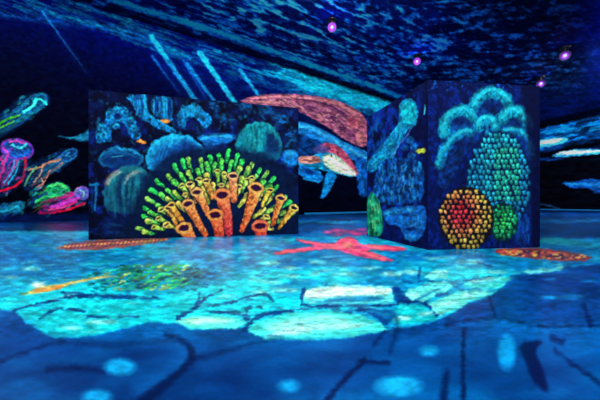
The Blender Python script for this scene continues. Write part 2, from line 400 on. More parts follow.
# ---- ceiling: the sea surface seen from below
CE = Canvas(-72, -32, 672, 142, (2, 4, 22), SC=2)
X, Y = CE.X, CE.Y
dep = (4.09 - .33) * 280 / np.clip(203 - Y, 40, None); wx = (X - 300) / 280 * dep; wy = dep
a_ = np.radians(33); U_ = wx * math.cos(a_) + wy * math.sin(a_); V_ = -wx * math.sin(a_) + wy * math.cos(a_)
wob = fbm(U_ / .9, V_ / .9, 2, 77) * .5
r1 = ridge(U_ / .62 + wob, V_ / .17 + wob, 4, 41); r2 = fbm(U_ / .16, V_ / .07, 3, 45)
U2 = wx * math.cos(-.15) + wy * math.sin(-.15); V2 = -wx * math.sin(-.15) + wy * math.cos(-.15)
r3 = ridge(U2 / .75 + wob, V2 / .26 + wob, 4, 51); mix = smooth(330, 470, X)[..., None]
rr = (r1[..., None] * (1 - mix) + r3[..., None] * mix)[..., 0]
rr = rr * .62 + r2 * .5
sg = .30 * smooth(60, 0, np.abs(Y - (40 + (X - 200) * .323) + 22)) * smooth(90, 140, X) * smooth(420, 390, X) + .62 * np.exp(-((X - 250) / 170) ** 2 - ((Y - 30) / 60) ** 2) + .55 * np.exp(-((X - 385) / 60) ** 2 - ((Y - 45) / 45) ** 2) + .42 * np.exp(-((X - 400) / 46) ** 2 - ((Y - 8) / 18) ** 2) + .10 + .18 * np.exp(-((X - 500) / 50) ** 2 - ((Y - 50) / 40) ** 2)  # hand-placed brightness map puts light fall-off into the ceiling colours
k = smooth(.48, .76, rr) * np.clip(sg * 1.4, 0, 1)
CE.rgb[:] = np.array([0, 1, 10.]) + np.array([1, 9, 50.]) * (np.clip(sg * 1.5, 0, 1) * (.35 + .8 * fbm(U_ / .5, V_ / .25, 3, 60)))[..., None]
CE.rgb = CE.rgb * (1 - k[..., None]) + np.array([8, 104, 178.]) * k[..., None]
k = smooth(.62, .8, rr) * np.clip(sg * 1.2, 0, 1) * .8
CE.rgb = CE.rgb * (1 - k[..., None]) + np.array([50, 160, 220.]) * k[..., None]
# pale reflection painted along the joint with the long wall, darker band beside it
for (o_, w_, c, op_) in [(-13, 5, (10, 120, 185), .75), (-15, 2, (30, 170, 215), .6), (-4, 9, (1, 4, 26), .85), (-24, 4, (2, 8, 50), .6)]:
    CE.stroke([(110, seam(110) + o_ * .8), (200, seam(200) + o_), (300, seam(300) + o_ * .85), (404, seam(404) + o_ * .55)], (w_ * 1.3, w_ * .7), c, soft=3, op=op_, tex=(.5, 10, 2, 9, 18))
for i in range(60):
    x = rnd(120, 400); y = seam(x) - rnd(6, 40); L = rnd(5, 16)
    CE.stroke([(x, y), (x + L, y + L * .33)], rnd(.8, 2), (20, 130, 190), soft=1.4, op=.5)
# the murky right corner
k = smooth(560, 612, X) * .9
CE.rgb = CE.rgb * (1 - k[..., None]) + np.array([2, 14, 78.]) * k[..., None]
k = smooth(70, 118, Y) * smooth(520, 545, X)
n = fbm(X / 18, (Y + X * .18) / 2.4, 3, 66)
CE.rgb = CE.rgb * (1 - k[..., None]) + (np.array([2, 16, 66.]) * (.45 + 1.1 * n)[..., None]) * k[..., None]
CE.stroke([(520, 128), (600, 110), (640, 101)], 5, (1, 2, 10), soft=2, op=.9)

# ---- reef board on the left
LB = Canvas(80, 80, 306, 246, (3, 10, 44))
X, Y = LB.X, LB.Y
n = fbm(X / 9, Y / 7, 4, 91)
LB.rgb = np.array([2, 6, 34.]) + (np.array([4, 26, 84.]) * smooth(.35, .75, n)[..., None]) * (.35 + .65 * smooth(85, 150, Y))[..., None]
k = smooth(.62, .8, fbm(X / 4, Y / 4, 3, 92)) * .5
LB.rgb += np.array([4, 60, 80.]) * k[..., None]
for i in range(170):      # loose dabs of teal between the corals
    x = rnd(94, 296); y = rnd(96, 150) if i % 2 else rnd(100, 170); c = np.array([(10, 110, 160), (6, 70, 130), (16, 140, 180)][i % 3]) * rnd(.6, 1)
    LB.stroke([(x, y), (x + rnd(-3, 4), y + rnd(-2, 4))], rnd(1.2, 2.8), c, soft=2, op=.5)
def bp(name, label=None): return fig(name, label, None, None, 'base')
def streaks(cv, cx, cy, rx, ry, n, cols, vert=True, w=(1, 2.4), L=(3, 9), op=.6, clip=.95, lean=0):
    for i in range(n):
        a = rnd(0, 6.283); r = math.sqrt(rng.rand()) * clip; x = cx + rx * r * math.cos(a); y = cy + ry * r * math.sin(a)
        l = rnd(*L); c = cols[rng.randint(len(cols))]
        if vert: cv.stroke([(x, y - l / 2), (x + lean, y + l / 2)], rnd(*w), c, soft=1.2, op=op)
        else: cv.stroke([(x - l / 2, y), (x + l / 2, y + lean)], rnd(*w), c, soft=1.2, op=op)
# lumpy arch top left
b = bp('painted_coral')
_P = None
P = [(96, 142), (97, 128), (104, 121), (108, 110), (118, 106.5), (128, 110), (135, 121), (140, 136), (134, 141), (128, 132), (121, 122), (113, 124), (112, 134), (108, 142)]
LB.poly(P, (8, 96, 156), soft=1.3, id=b, tex=(.65, 3, 3, 101), rough=1.2)
for x, y, r in [(109, 114, 3), (117, 109.5, 3.4), (125, 112, 3), (130, 119, 3), (134, 128, 3), (101, 127, 4), (104, 134, 3.5), (99, 136, 3), (116, 126, 3.5), (112, 119, 2.5), (121, 120, 2.4)]:
    LB.ell(x, y, r, r * .9, (22, 168, 212), soft=2, op=.75, tex=(.5, 2, 2, 102)); LB.ell(x, y + 1, r * .4, r * .4, (6, 40, 120), soft=1.2, op=.8)
LB.ell(117, 116, 3.5, 3, (6, 30, 100), soft=1.5)
# shaggy corals hanging at the top
b = bp('painted_coral')
LB.poly([(126, 97), (138, 95), (146, 95.5), (148, 110), (154, 118), (164, 124), (176, 130), (172, 133), (158, 129), (147, 122), (138, 116), (134, 106)], (8, 104, 160), soft=1.3, id=b, tex=(.6, 1.6, 4, 103), rough=.8)
for i in range(26): x = rnd(136, 146); LB.stroke([(x, rnd(95, 103)), (x + rnd(0, 3), rnd(106, 116))], rnd(.8, 1.8), (24, 176, 222) if i % 2 else (6, 60, 140), soft=1, op=.75)
for i in range(14): t = rnd(0, 1); LB.stroke([(144 + 24 * t, 112 + 14 * t), (150 + 24 * t, 117 + 13 * t)], rnd(.8, 1.8), (18, 160, 214), soft=1, op=.75)
b = bp('painted_coral')
LB.poly([(152, 98), (162, 96), (170, 98), (173, 106), (172, 120), (164, 121), (157, 116), (151, 108)], (8, 92, 148), soft=1.3, id=b, tex=(.6, 1.6, 5, 104), rough=.8)
for i in range(24): x = rnd(153, 171); LB.stroke([(x, rnd(97, 104)), (x + rnd(-1, 1), rnd(108, 119))], rnd(.8, 1.8), (22, 166, 216) if i % 2 else (4, 40, 120), soft=1, op=.75)
b = bp('painted_coral')
LB.poly([(178, 122), (179, 110), (186, 104), (196, 106), (206, 112), (212, 122), (204, 128), (196, 120), (188, 118), (184, 126)], (10, 110, 166), soft=1.4, id=b, tex=(.55, 3, 3, 105), rough=1.0)
streaks(LB, 192, 110, 12, 5, 26, [(26, 172, 214), (18, 140, 200)], op=.6, L=(2, 5))
for (x, y, rx, ry, s) in [(246, 107, 8, 5, 1), (276, 114, 10, 4, 2), (282, 120, 8, 4, 3), (291, 138, 6, 8, 4), (262, 104, 6, 3, 5), (222, 118, 8, 5, 6), (216, 108, 7, 4, 7)]:
    LB.ell(x, y, rx, ry, (8, 80, 140), rot=20, soft=3, op=.75, tex=(.8, 4, 2, 110 + s), rough=1.5)
for (x, y) in [(165, 121), (141, 141.5)]:
    b = bp('painted_fish'); LB.poly([(x - 5, y), (x - 1, y - 2.2), (x + 4, y - .6), (x + 5, y + 1.6), (x, y + 2)], (226, 140, 50), soft=1, id=b); LB.ell(x, y, 2.2, 1, (250, 180, 100), soft=1)
# boulders
def dome(cx, cy, rx, ry, crest, deep, seed, label=None, lean=0, cut=None, name='painted_boulder', thick=.42, sx=3, sy=4):
    """a rounded rock: bright crest that follows the upper outline, fading down into the dark paint"""
    b = bp(name, label)
    pts = [(cx + rx * math.cos(t), cy - ry * math.sin(t)) for t in np.linspace(-.25, math.pi + .25, 16)]
    pts += [(cx - rx * .8, cy + ry * .5), (cx, cy + ry * .6), (cx + rx * .8, cy + ry * .5)]
    cr, dp = np.array(crest, float), np.array(deep, float)
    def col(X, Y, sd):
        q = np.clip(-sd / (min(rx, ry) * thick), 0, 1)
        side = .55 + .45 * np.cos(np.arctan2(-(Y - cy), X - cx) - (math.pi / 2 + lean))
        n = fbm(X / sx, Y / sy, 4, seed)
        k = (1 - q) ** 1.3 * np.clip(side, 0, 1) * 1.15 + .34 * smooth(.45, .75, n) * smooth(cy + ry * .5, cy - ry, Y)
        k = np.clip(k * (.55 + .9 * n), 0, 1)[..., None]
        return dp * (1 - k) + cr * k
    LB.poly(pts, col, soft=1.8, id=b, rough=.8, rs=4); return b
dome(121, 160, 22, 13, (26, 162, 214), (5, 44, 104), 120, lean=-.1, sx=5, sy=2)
LB.stroke([(112, 157), (122, 155.6)], 1.6, (50, 170, 190), soft=1.4, op=.8)
LB.stroke([(103, 160), (110, 154), (124, 153), (136, 157)], 1.4, (18, 120, 180), soft=1.6, op=.7)
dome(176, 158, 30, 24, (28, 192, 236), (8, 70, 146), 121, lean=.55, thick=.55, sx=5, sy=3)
for i in range(5): LB.stroke([(149 + i * 4, 159), (155 + i * 4, 147 - i), (168 + i * 3, 139 + i * 1.5)], (1.8, 1), (26, 170, 222), soft=2, op=.5)
LB.poly([(182, 142), (192, 143), (200, 150), (198, 160), (184, 158)], (6, 40, 108), soft=6, op=.7)
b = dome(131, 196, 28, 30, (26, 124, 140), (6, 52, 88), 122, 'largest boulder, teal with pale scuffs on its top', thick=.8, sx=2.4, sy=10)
for i in range(70):
    x = rnd(106, 148); y0 = rnd(174, 204); LB.stroke([(x, y0), (x + rnd(-1, 1), y0 + rnd(8, 22))], rnd(.8, 2.4), [(22, 128, 146), (5, 40, 84), (30, 146, 152)][i % 3], soft=1.8, op=.38)
LB.poly([(103, 218), (162, 214), (160, 234), (108, 234)], (4, 28, 78), soft=9, op=.6)
LB.stroke([(106, 184), (110, 176), (118, 171)], (3, 3), (176, 146, 130), soft=3.4, op=.75); LB.stroke([(108, 184), (113, 177), (121, 172)], 1.6, (206, 226, 196), soft=2, op=.7)
LB.stroke([(125, 183), (128, 177), (137, 171)], (2.5, 3), (150, 205, 200), soft=3.4, op=.75); LB.stroke([(126, 178), (132, 173.4), (141, 171.5)], 1.6, (190, 150, 140), soft=2.4, op=.55)
LB.stroke([(121, 204), (120, 188), (123, 175)], 3, (4, 26, 76), soft=4, op=.7)
LB.stroke([(144, 178), (153, 190), (154, 212)], 7, (3, 26, 88), soft=8, op=.7)
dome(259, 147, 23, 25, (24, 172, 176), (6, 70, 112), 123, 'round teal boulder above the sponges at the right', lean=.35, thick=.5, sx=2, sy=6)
LB.poly([(238, 150), (238, 138), (243, 129), (253, 124), (264, 126), (267, 138), (262, 152), (246, 156)], (10, 134, 146), soft=5, op=.8, tex=(.4, 1.6, 7, 124))
for i in range(16): x = rnd(240, 263); LB.stroke([(x, rnd(128, 136)), (x, rnd(142, 152))], rnd(.8, 1.8), (34, 186, 178) if i % 2 else (6, 90, 120), soft=1.6, op=.5)
LB.poly([(268, 134), (277, 137), (279, 152), (268, 150)], (4, 30, 84), soft=4, op=.7)
b = bp('painted_coral')
LB.poly([(197, 137), (208, 134), (222, 133), (236, 136), (230, 142), (216, 145), (210, 152), (204, 144)], (14, 110, 190), soft=2, id=b, tex=(.4, 6, 1.6, 125))
LB.stroke([(201, 139), (216, 136), (231, 137)], 2, (50, 190, 232), soft=2.4, op=.8)
LB.poly([(206, 145), (218, 146), (214, 153), (207, 153)], (8, 60, 140), soft=3, op=.7)
LB.ell(291, 158, 9, 8, (14, 120, 196), soft=4, op=.9, tex=(.4, 4, 4, 126)); LB.ell(290, 153, 5, 3, (34, 160, 220), soft=3)
LB.stroke([(286, 146), (292, 140), (297, 142)], 2, (14, 110, 180), soft=2.4, op=.7)
LB.stroke([(96, 184), (96, 196), (95, 210)], (2.6, 1.4), (24, 140, 200), soft=2, op=.9); LB.stroke([(90, 184.5), (98, 184)], 2, (14, 130, 190), soft=1.8); LB.stroke([(92, 186), (92, 212)], 1, (8, 80, 150), soft=1.8, op=.7)
for i in range(34):
    x = rnd(92, 160); y = rnd(224, 237); LB.stroke([(x, y), (x + rnd(4, 14), y + rnd(-1, 1))], rnd(.8, 1.8), (8, 66, 120), soft=1.6, op=.5)
LB.poly([(88, 236), (300, 232), (300, 246), (88, 246)], (2, 6, 26), soft=3, sm=False, op=.55)
# ground behind the sponges
LB.poly([(134, 238), (132, 214), (142, 184), (164, 158), (196, 148), (236, 148), (272, 158), (294, 180), (299, 206), (299, 236)], (3, 22, 58), soft=6, op=.85)
def tube(base, tip, w0, w1, lo, hi, mouth=0, name='painted_tube_sponge', red=None):
    b = bp(name)
    LB.stroke([(base[0], base[1] + .8), tip], (w0 + 1.6, w1 + 1.8), (2, 14, 44), soft=1.6, op=.9)
    mid = ((base[0] + tip[0]) / 2 + rnd(-.8, .8), (base[1] + tip[1]) / 2)
    LB.stroke([base, mid, tip], (w0, w1), lo, hi, soft=1.0, id=b, tex=(.42, 2, 2.2, rng.randint(1000)), shade=-.28)
    dx, dy = tip[0] - base[0], tip[1] - base[1]; L = math.hypot(dx, dy)
    for k in range(int(L / 4)):
        t = rnd(.1, .9); LB.ell(base[0] + dx * t + rnd(-.28, .28) * w1, base[1] + dy * t, rnd(.6, 1.1), rnd(.6, 1.3), np.clip(np.array(hi) * rnd(1.05, 1.35), 0, 255), soft=1, op=.65)
    if mouth:
        ang = math.degrees(math.atan2(dy, dx)) + 90
        m = fig('opening', 'dark mouth ringed in brighter paint' if mouth > .9 else None, None, None, b)
        LB.ell(tip[0], tip[1], w1 * .66, w1 * .46 * mouth, np.clip(np.array(hi) * 1.25, 0, 255), rot=ang * .5, soft=1, id=b)
        LB.ell(tip[0], tip[1], w1 * .42, w1 * .25 * mouth, red or (52, 10, 40), rot=ang * .5, soft=.9, id=m if w1 > 8 else None)
        LB.stroke([(tip[0] - w1 * .2, tip[1] + w1 * .05), (tip[0] + w1 * .22, tip[1] + w1 * .02)], 1, (20, 30, 110), soft=1, op=.6)
    return b
GR, GY, YE, OY = (30, 196, 84), (120, 205, 60), (206, 180, 60), (238, 142, 58)
cx0, cy0 = 220, 246
rings = [(.99, 25, (20, 150, 70), (50, 232, 96), 5.0, .13), (.885, 23, (26, 160, 70), (96, 226, 84), 5.2, .13), (.78, 20, (60, 150, 56), (180, 222, 84), 5.4, .13), (.67, 16, (120, 140, 50), (238, 200, 84), 5.8, .14)]
for ri, (rf, nn, lo, hi, wd, ln) in enumerate(rings):
    for i in range(nn):
        t = (i + (.5 if ri % 2 else 0) + rnd(-.22, .22)) / (nn - .5)
        th = math.radians(174 - t * 156)
        rx = 86 if math.cos(th) < 0 else 80; ry = 94
        r = rf * rnd(.95, 1.03)
        tx = cx0 + rx * r * math.cos(th); ty = cy0 - ry * r * math.sin(th)
        lean = rnd(-.12, .12); L = 94 * ln * rnd(.85, 1.25) * (.75 + .25 * math.sin(th))
        bx = tx - L * math.cos(th + lean) ; by = ty + L * math.sin(th + lean)
        if ty > 232: continue
        by = min(by, 236)
        if tx > 295: continue
        h2 = hi if rnd(0, 1) > .3 else lerp(hi, (250, 190, 80), .45)
        tube((bx, by), (tx, ty), wd * .55, wd * rnd(.85, 1.1), lo, h2, .7 if (ri >= 2 and rnd(0, 1) > .4) else 0, red=(110, 60, 30))
OG, RO = (228, 92, 44), (255, 130, 60)
for (bx, by, tx, ty, w0, w1, lo, hi, m) in [
    (197, 202, 190, 184, 4, 7, (200, 120, 50), (246, 190, 90), .8), (176, 224, 168, 208, 3.4, 7, (190, 120, 50), (246, 186, 80), .9), (212, 198, 206, 181, 4, 6.5, (190, 110, 50), (236, 190, 80), .8),
    (186, 226, 171, 205, 4, 7, (200, 120, 40), (250, 176, 70), .8), (234, 200, 233, 176, 6, 9, (220, 110, 60), (246, 160, 100), .8), (250, 196, 252, 178, 3.4, 5.5, (150, 160, 50), (220, 210, 80), .7),
    (262, 206, 270, 190, 3, 6, (190, 150, 50), (240, 200, 70), .8),
    (208, 214, 197, 192, 5.5, 10, (226, 110, 56), (252, 158, 84), .9), (205, 234, 188, 204, 6, 10.5, (222, 96, 50), (252, 146, 76), 1),
    (273, 224, 281, 198, 4, 8.5, (210, 96, 40), (255, 156, 74), .8), (279, 228, 294, 208, 3, 7.5, (190, 130, 40), (250, 186, 76), .9),
    (242, 230, 256, 188, 5, 12.5, (226, 90, 50), (255, 146, 70), 1), (229, 232, 222, 195, 8, 14, (200, 50, 62), (255, 116, 62), 1), (262, 240, 260, 226, 11, 13, (230, 60, 52), (255, 92, 60), 1),
    (220, 241, 215, 215, 9, 12.5, (246, 70, 60), (255, 122, 58), 1), (193, 243, 184, 228, 10, 13, (240, 90, 50), (255, 138, 66), 1)]:
    tube((bx, by), (tx, ty), w0, w1, lo, hi, m)

# ---- square block: the side that looks left
BS = Canvas(360, 70, 434, 258, (3, 12, 60))
X, Y = BS.X, BS.Y
n = fbm(X / 5, Y / 8, 4, 201)
BS.rgb = np.array([3, 10, 52.]) + np.array([2, 34, 92.]) * smooth(.4, .7, n)[..., None] * smooth(428, 412, X)[..., None]
b = bp('painted_jellyfish')
BS.poly([(399, 108), (402, 101), (409, 98.5), (415, 102), (418, 112), (417, 122), (413, 128), (408, 130), (402, 140), (396, 152), (392, 160), (382, 166), (372, 172), (366, 168), (374, 154), (384, 142), (394, 130), (399, 120)], (8, 124, 168), soft=1.3, id=b, tex=(.4, 2.4, 4, 202, 35))
BS.poly([(401, 110), (404, 103), (410, 101), (415, 106), (416, 118), (411, 124), (403, 122)], (16, 186, 206), soft=2.2, tex=(.3, 2, 4, 203))
for i in range(56):
    t = rnd(0, 1); x = 404 - 32 * t + rnd(-7, 7) * (.4 + t); y = 124 + 42 * t + rnd(-4, 4)
    BS.stroke([(x, y), (x - rnd(2, 5), y + rnd(3, 7))], rnd(.8, 1.8), [(20, 180, 204), (6, 60, 130), (24, 150, 200)][i % 3], soft=1, op=.7)
BS.stroke([(413, 124), (408, 134), (400, 144), (392, 156)], 1.2, (90, 130, 210), soft=1, op=.7)
for i in range(20):
    x = rnd(368, 388); y = rnd(116, 146); BS.stroke([(x, y), (x + rnd(-2, 2), y + rnd(4, 9))], rnd(1, 2.2), (8, 84, 150), soft=1.6, op=.6)
for (x, y, r) in [(410, 140, 4), (414, 147, 4), (405, 148, 3), (412, 156, 4)]: BS.ell(x, y, r, r, (14, 108, 180), soft=2, op=.75, tex=(.5, 2, 2, 204))
b = bp('painted_fish', 'yellow-green fish'); BS.ell(421, 151, 5, 2.4, (176, 196, 60), rot=-8, soft=1.2, id=b, tex=(.3, 2, 2, 205))
BS.stroke([(424.5, 105), (424.5, 114)], (1.4, 1.2), (60, 190, 220), soft=1)
b = bp('painted_coral')
BS.poly([(374, 196), (376, 172), (384, 160), (400, 158), (420, 162), (424, 178), (422, 198), (406, 204), (386, 204)], (6, 60, 124), soft=1.5, id=b, tex=(.6, 2.4, 3, 206))
for i in range(120):
    x = rnd(376, 422); y = rnd(162, 200); BS.stroke([(x, y), (x + rnd(-1, 1), y + rnd(2, 6))], rnd(1, 2.2), [(20, 124, 196), (14, 96, 170), (60, 150, 200), (4, 34, 96), (24, 150, 190)][i % 5], soft=1.1, op=.65)
for x in (386, 398, 411): BS.stroke([(x, 160), (x + 1, 176)], 2.4, (3, 14, 60), soft=2, op=.8)
b = bp('painted_sponge', 'green tapering sponge'); BS.poly([(367, 232), (366, 210), (368, 198), (372, 192), (378, 200), (382, 214), (383, 228), (380, 236), (372, 236)], (16, 128, 92), soft=1.3, id=b, tex=(.5, 1.8, 6, 207))
for i in range(16): x = rnd(369, 379); y = rnd(198, 222); BS.stroke([(x, y), (x + 1, y + rnd(5, 10))], rnd(.8, 1.8), [(60, 210, 110), (40, 180, 120), (130, 220, 130)][i % 3], soft=1, op=.7)
b = bp('painted_boulder')
BS.poly([(384, 214), (392, 208), (408, 206), (424, 206), (426, 222), (422, 236), (412, 242), (404, 236), (398, 226), (388, 224)], (10, 84, 160), soft=1.6, id=b, tex=(.4, 4, 2.4, 208))
for (x, y, rx, ry, c) in [(388, 213, 5, 3.6, (30, 150, 200)), (398, 211, 6, 3, (24, 136, 204)), (410, 210, 5, 2.4, (40, 150, 206)), (402, 220, 5, 4, (14, 110, 186)), (418, 222, 5, 8, (20, 120, 196)), (410, 237, 6, 3, (30, 140, 206)), (412, 224, 4, 3, (30, 130, 200))]:
    BS.ell(x, y, rx, ry, c, soft=2.2, op=.75, tex=(.4, 2, 2, 209))
BS.ell(411, 229, 6, 1.6, (3, 20, 76), soft=1.6, op=.9); BS.ell(405, 215, 3, 1.2, (3, 24, 84), soft=1.2, op=.8)
BS.poly([(384, 226), (396, 228), (402, 240), (400, 246), (384, 242)], (3, 14, 74), soft=2.5, op=.8)

# ---- square block: the front
BF = Canvas(420, 70, 550, 258, (4, 16, 66))
X, Y = BF.X, BF.Y
n = fbm(X / 5, Y / 12, 4, 301)
BF.rgb = np.array([3, 18, 76.]) * (.7 + .6 * n)[..., None] + np.array([0, 14, 40.]) * smooth(.5, .7, fbm(X / 3, Y / 4, 3, 302))[..., None]
k = smooth(.66, .78, fbm(X / 3, Y / 3, 3, 303)) * smooth(100, 84, Y); BF.rgb += np.array([4, 60, 90.]) * k[..., None]
b = bp('painted_coral')
BF.poly([(440, 150), (440, 128), (446, 112), (456, 106), (470, 108), (474, 98), (482, 90), (492, 87), (504, 90), (511, 99), (513, 108), (522, 110), (530, 120), (532, 140), (534, 170), (528, 190), (520, 150), (500, 134), (480, 140), (462, 160), (448, 186), (438, 184)], (5, 40, 104), soft=2, id=b, tex=(.5, 3, 3, 304), rough=1.0)
def puff(pts, wd, seed, c=(8, 160, 200)):
    """a crest of fluffy bright paint along a path"""
    P = catmull(pts, False, 6)
    for (x, y) in P:
        for k in range(3):
            r = wd * rnd(.28, .5); BF.ell(x + rnd(-.3, .3) * wd, y + rnd(-.25, .35) * wd, r, r, np.array(c) * rnd(.55, 1.05), soft=1.8, op=.6, tex=(.5, 1.5, 2, seed + k))
    for (x, y) in P[::1]:
        BF.ell(x + rnd(-.2, .2) * wd, y - .18 * wd, wd * .26, wd * .2, (34, 202, 222), soft=1.6, op=.55)
for (x, y, rx, ry) in [(458, 123, 15, 13), (492, 105, 20, 15), (516, 124, 14, 12), (486, 128, 9, 9)]: BF.ell(x, y, rx, ry, (5, 74, 140), soft=9, op=.6, tex=(.7, 3, 3, 371))
puff([(443, 134), (445, 124), (449, 116), (456, 111), (465, 110), (473, 116)], 9.5, 310, (8, 170, 206))
puff([(474, 106), (478, 99), (485, 93), (492, 91), (501, 94), (509, 102)], 9.5, 320, (8, 165, 204))
puff([(502, 119), (507, 112), (515, 110), (523, 115), (528, 122)], 9.5, 330, (8, 170, 206))
puff([(478, 127), (481, 121), (487, 118), (493, 121), (496, 128)], 8, 340)
puff([(439, 166), (442, 154), (448, 144), (456, 136), (464, 132), (471, 132)], 8, 350, (8, 140, 204))
puff([(504, 132), (514, 130), (523, 134), (529, 144), (531, 156)], 7.5, 360, (8, 124, 184))
for (x, y, rx, ry) in [(458, 119, 9, 5), (491, 104, 13, 6), (517, 121, 9, 4), (486, 131, 3, 6), (462, 142, 8, 3)]: BF.ell(x, y + 2.5, rx * .85, ry * .8, (4, 14, 70), rot=0, soft=6, op=.75)
BF.stroke([(487, 120), (487, 134)], 3, (14, 150, 200), soft=2, op=.8)
BF.poly([(520, 140), (530, 150), (531, 235), (514, 240), (520, 190)], (6, 44, 122), soft=4, op=.8, tex=(.5, 1.6, 5, 305))
for i in range(30): x = rnd(516, 529); y = rnd(195, 236); BF.stroke([(x, y), (x, y + rnd(3, 9))], rnd(.8, 1.6), (10, 84, 168), soft=1.2, op=.6)
b = bp('painted_coral', 'turquoise knobbly coral, tallest on the block')
inside = lambda x, y: ((x - 499) / 31.5) ** 2 + ((y - 181) / (49 if y < 181 else 56)) ** 2 < .96
BF.ell(499, 182, 32.5, 51, (3, 26, 70), soft=2, id=b)
def cf(x, y, r):
    c = (24, 168, 190)
    if y > 190: c = lerp(c, (18, 110, 196), min(1, (y - 190) / 34))
    if 495 < x < 520 and 150 < y < 200: c = lerp(c, (44, 210, 140), .55)
    if x < 482 or x > 520: c = lerp(c, (16, 120, 190), .45)
    return c
cobble(BF, 499, 184, 33, 54, 4.5, cf, b, inside=inside, asp=1.3, fill=.9, jit=.16)
b = bp('painted_coral', 'small green knobbly coral')
BF.ell(503, 222, 15, 19.5, (4, 40, 50), soft=1.6, id=b)
cobble(BF, 503, 222, 14.5, 19, 4.0, lambda x, y, r: lerp((50, 214, 90), (20, 150, 110), min(1, r)), b, asp=1.15, fill=.9)
b = bp('painted_coral', 'orange and yellow knobbly coral with a red middle')
BF.ell(466, 218.5, 28, 32, (14, 16, 28), soft=1.6, id=b)
def of(x, y, r):
    rr_ = math.hypot((x - 461) / 21, (y - 214) / 25)
    c = lerp((250, 54, 70), (246, 150, 84), smooth(.3, .85, rr_)); c = lerp(c, (200, 172, 74), float(smooth(.75, 1.15, rr_)))
    return tuple(float(v) for v in c)
cobble(BF, 466, 218.5, 27.5, 31.5, 5.0, of, b, fill=.76, asp=1.1, jit=.16)
BF.poly([(520, 80), (545, 80), (545, 250), (531, 250), (529, 150)], (3, 8, 46), soft=4, sm=False, op=.8)

# ---- floor: painted sea bed, pale slabs, dark cracks
FL = Canvas(-92, 207, 692, 472, (2, 50, 122), SC=2.5)
X, Y = FL.X, FL.Y
dep = .33 * 280 / (Y - 203); wx = (X - 300) / 280 * dep; wy = dep
np_ = fbm(wx / .22, wy / .22, 4, 401); n2 = fbm(wx / .07, wy / .10, 3, 402); n3 = ridge(wx / .5 + np_ * .6, wy / .5, 3, 403)
base = np.array([1, 52, 120.]) + np.array([0, 46, 54.]) * smooth(.3, .7, np_)[..., None]
FL.rgb = base.copy()
# bright pool of paint
class _Mask: pass
MK = Canvas(-92, 207, 692, 472, (0, 0, 0), SC=2.5)
MK.poly([(-92, 233), (90, 231), (90, 238), (300, 236), (370, 222), (540, 238), (692, 240), (692, 259), (600, 263), (560, 267), (552, 272), (520, 274.5), (512, 276), (502, 287), (491, 296), (470, 303), (452, 312), (440, 318), (420, 325), (398, 328), (384, 331), (350, 338), (300, 341), (268, 340), (250, 333), (246, 328), (228, 329), (190, 329.5), (175, 322), (150, 322), (110, 332), (76, 338.5), (56, 338), (42, 331), (26, 322), (15, 312), (0, 310.5), (-92, 309)],
        (255, 255, 255), soft=2.4, sm=False, rough=1.0, rs=14)
mk = MK.rgb[..., :1] / 255
nb = smooth(.32, .68, np_)
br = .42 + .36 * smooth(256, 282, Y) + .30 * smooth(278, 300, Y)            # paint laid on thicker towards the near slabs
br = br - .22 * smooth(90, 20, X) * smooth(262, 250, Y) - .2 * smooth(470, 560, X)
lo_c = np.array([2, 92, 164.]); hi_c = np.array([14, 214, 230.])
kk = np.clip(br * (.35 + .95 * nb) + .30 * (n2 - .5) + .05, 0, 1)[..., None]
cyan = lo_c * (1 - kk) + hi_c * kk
sp = (smooth(.60, .76, n2) * smooth(.45, .62, np_) * smooth(256, 275, Y) * .7)[..., None]
cyan = cyan * (1 - sp) + np.array([130, 240, 228.]) * sp
dk = (smooth(.66, .80, ridge(wx / .26 + n2 * .3, wy / .34, 2, 409)) * smooth(.40, .56, n2) * .55)[..., None]
cyan = cyan * (1 - dk) + np.array([1, 62, 138.]) * dk
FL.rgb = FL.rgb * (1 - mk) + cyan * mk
# far bands under the walls, dark wall reflections painted into their colour
def band(y0, y1, x0, x1, c, op=.8, soft=1.6, tex=(.35, 22, 1.4, 7)): FL.poly([(x0, y0), (x1, y0), (x1, y1), (x0, y1)], c, soft=soft, sm=False, op=op, tex=tex)
band(200, 232, -92, 88, (2, 34, 92)); band(219, 231, -92, 24, (3, 60, 128), .8); band(231, 234, -92, 88, (16, 150, 186), .8)
band(200, 215, 292, 372, (2, 16, 80)); band(214.5, 221, 292, 372, (4, 62, 128)); band(221, 224, 292, 372, (14, 128, 182)); band(224, 237, 292, 372, (5, 70, 140), .7)
band(200, 213, 534, 692, (2, 20, 92)); band(213, 219, 534, 692, (3, 50, 124)); band(219, 223, 534, 692, (6, 96, 166), .8); band(223, 228, 534, 692, (3, 54, 120)); band(228, 238, 534, 692, (2, 44, 104), .9)
FL.poly([(541, 238), (560, 238), (585, 243), (605, 246), (592, 247), (560, 244), (541, 243)], (12, 140, 150), soft=2, op=.85)
FL.stroke([(575, 221), (590, 220)], 1.6, (20, 130, 190), soft=1.6, op=.7)
# slabs
def slab(pts, col, seed, hi=None, op=1, soft=1.8):
    FL.poly(pts, col, soft=soft, sm=False, rough=.7, rs=5, tex=(.16, 16, 2.4, seed), op=op)
slab([(15, 312), (60, 306), (110, 300), (170, 300), (216, 305), (186, 314), (150, 321), (110, 331), (76, 337), (56, 336), (40, 328)], (14, 200, 206), 501, op=.85)
slab([(175, 321), (192, 315), (216, 316), (236, 317), (247, 322), (236, 328), (206, 328.5), (188, 328)], (80, 232, 214), 502)
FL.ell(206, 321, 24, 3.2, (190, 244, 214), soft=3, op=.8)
slab([(247, 331), (256, 322), (276, 317), (300, 312), (330, 311), (360, 315), (382, 324), (386, 330), (350, 337), (300, 340), (268, 339)], (60, 226, 216), 503)
FL.poly([(264, 328), (290, 319), (330, 316), (352, 322), (330, 330), (290, 334)], (150, 242, 222), soft=5, op=.8, tex=(.2, 12, 2, 504))
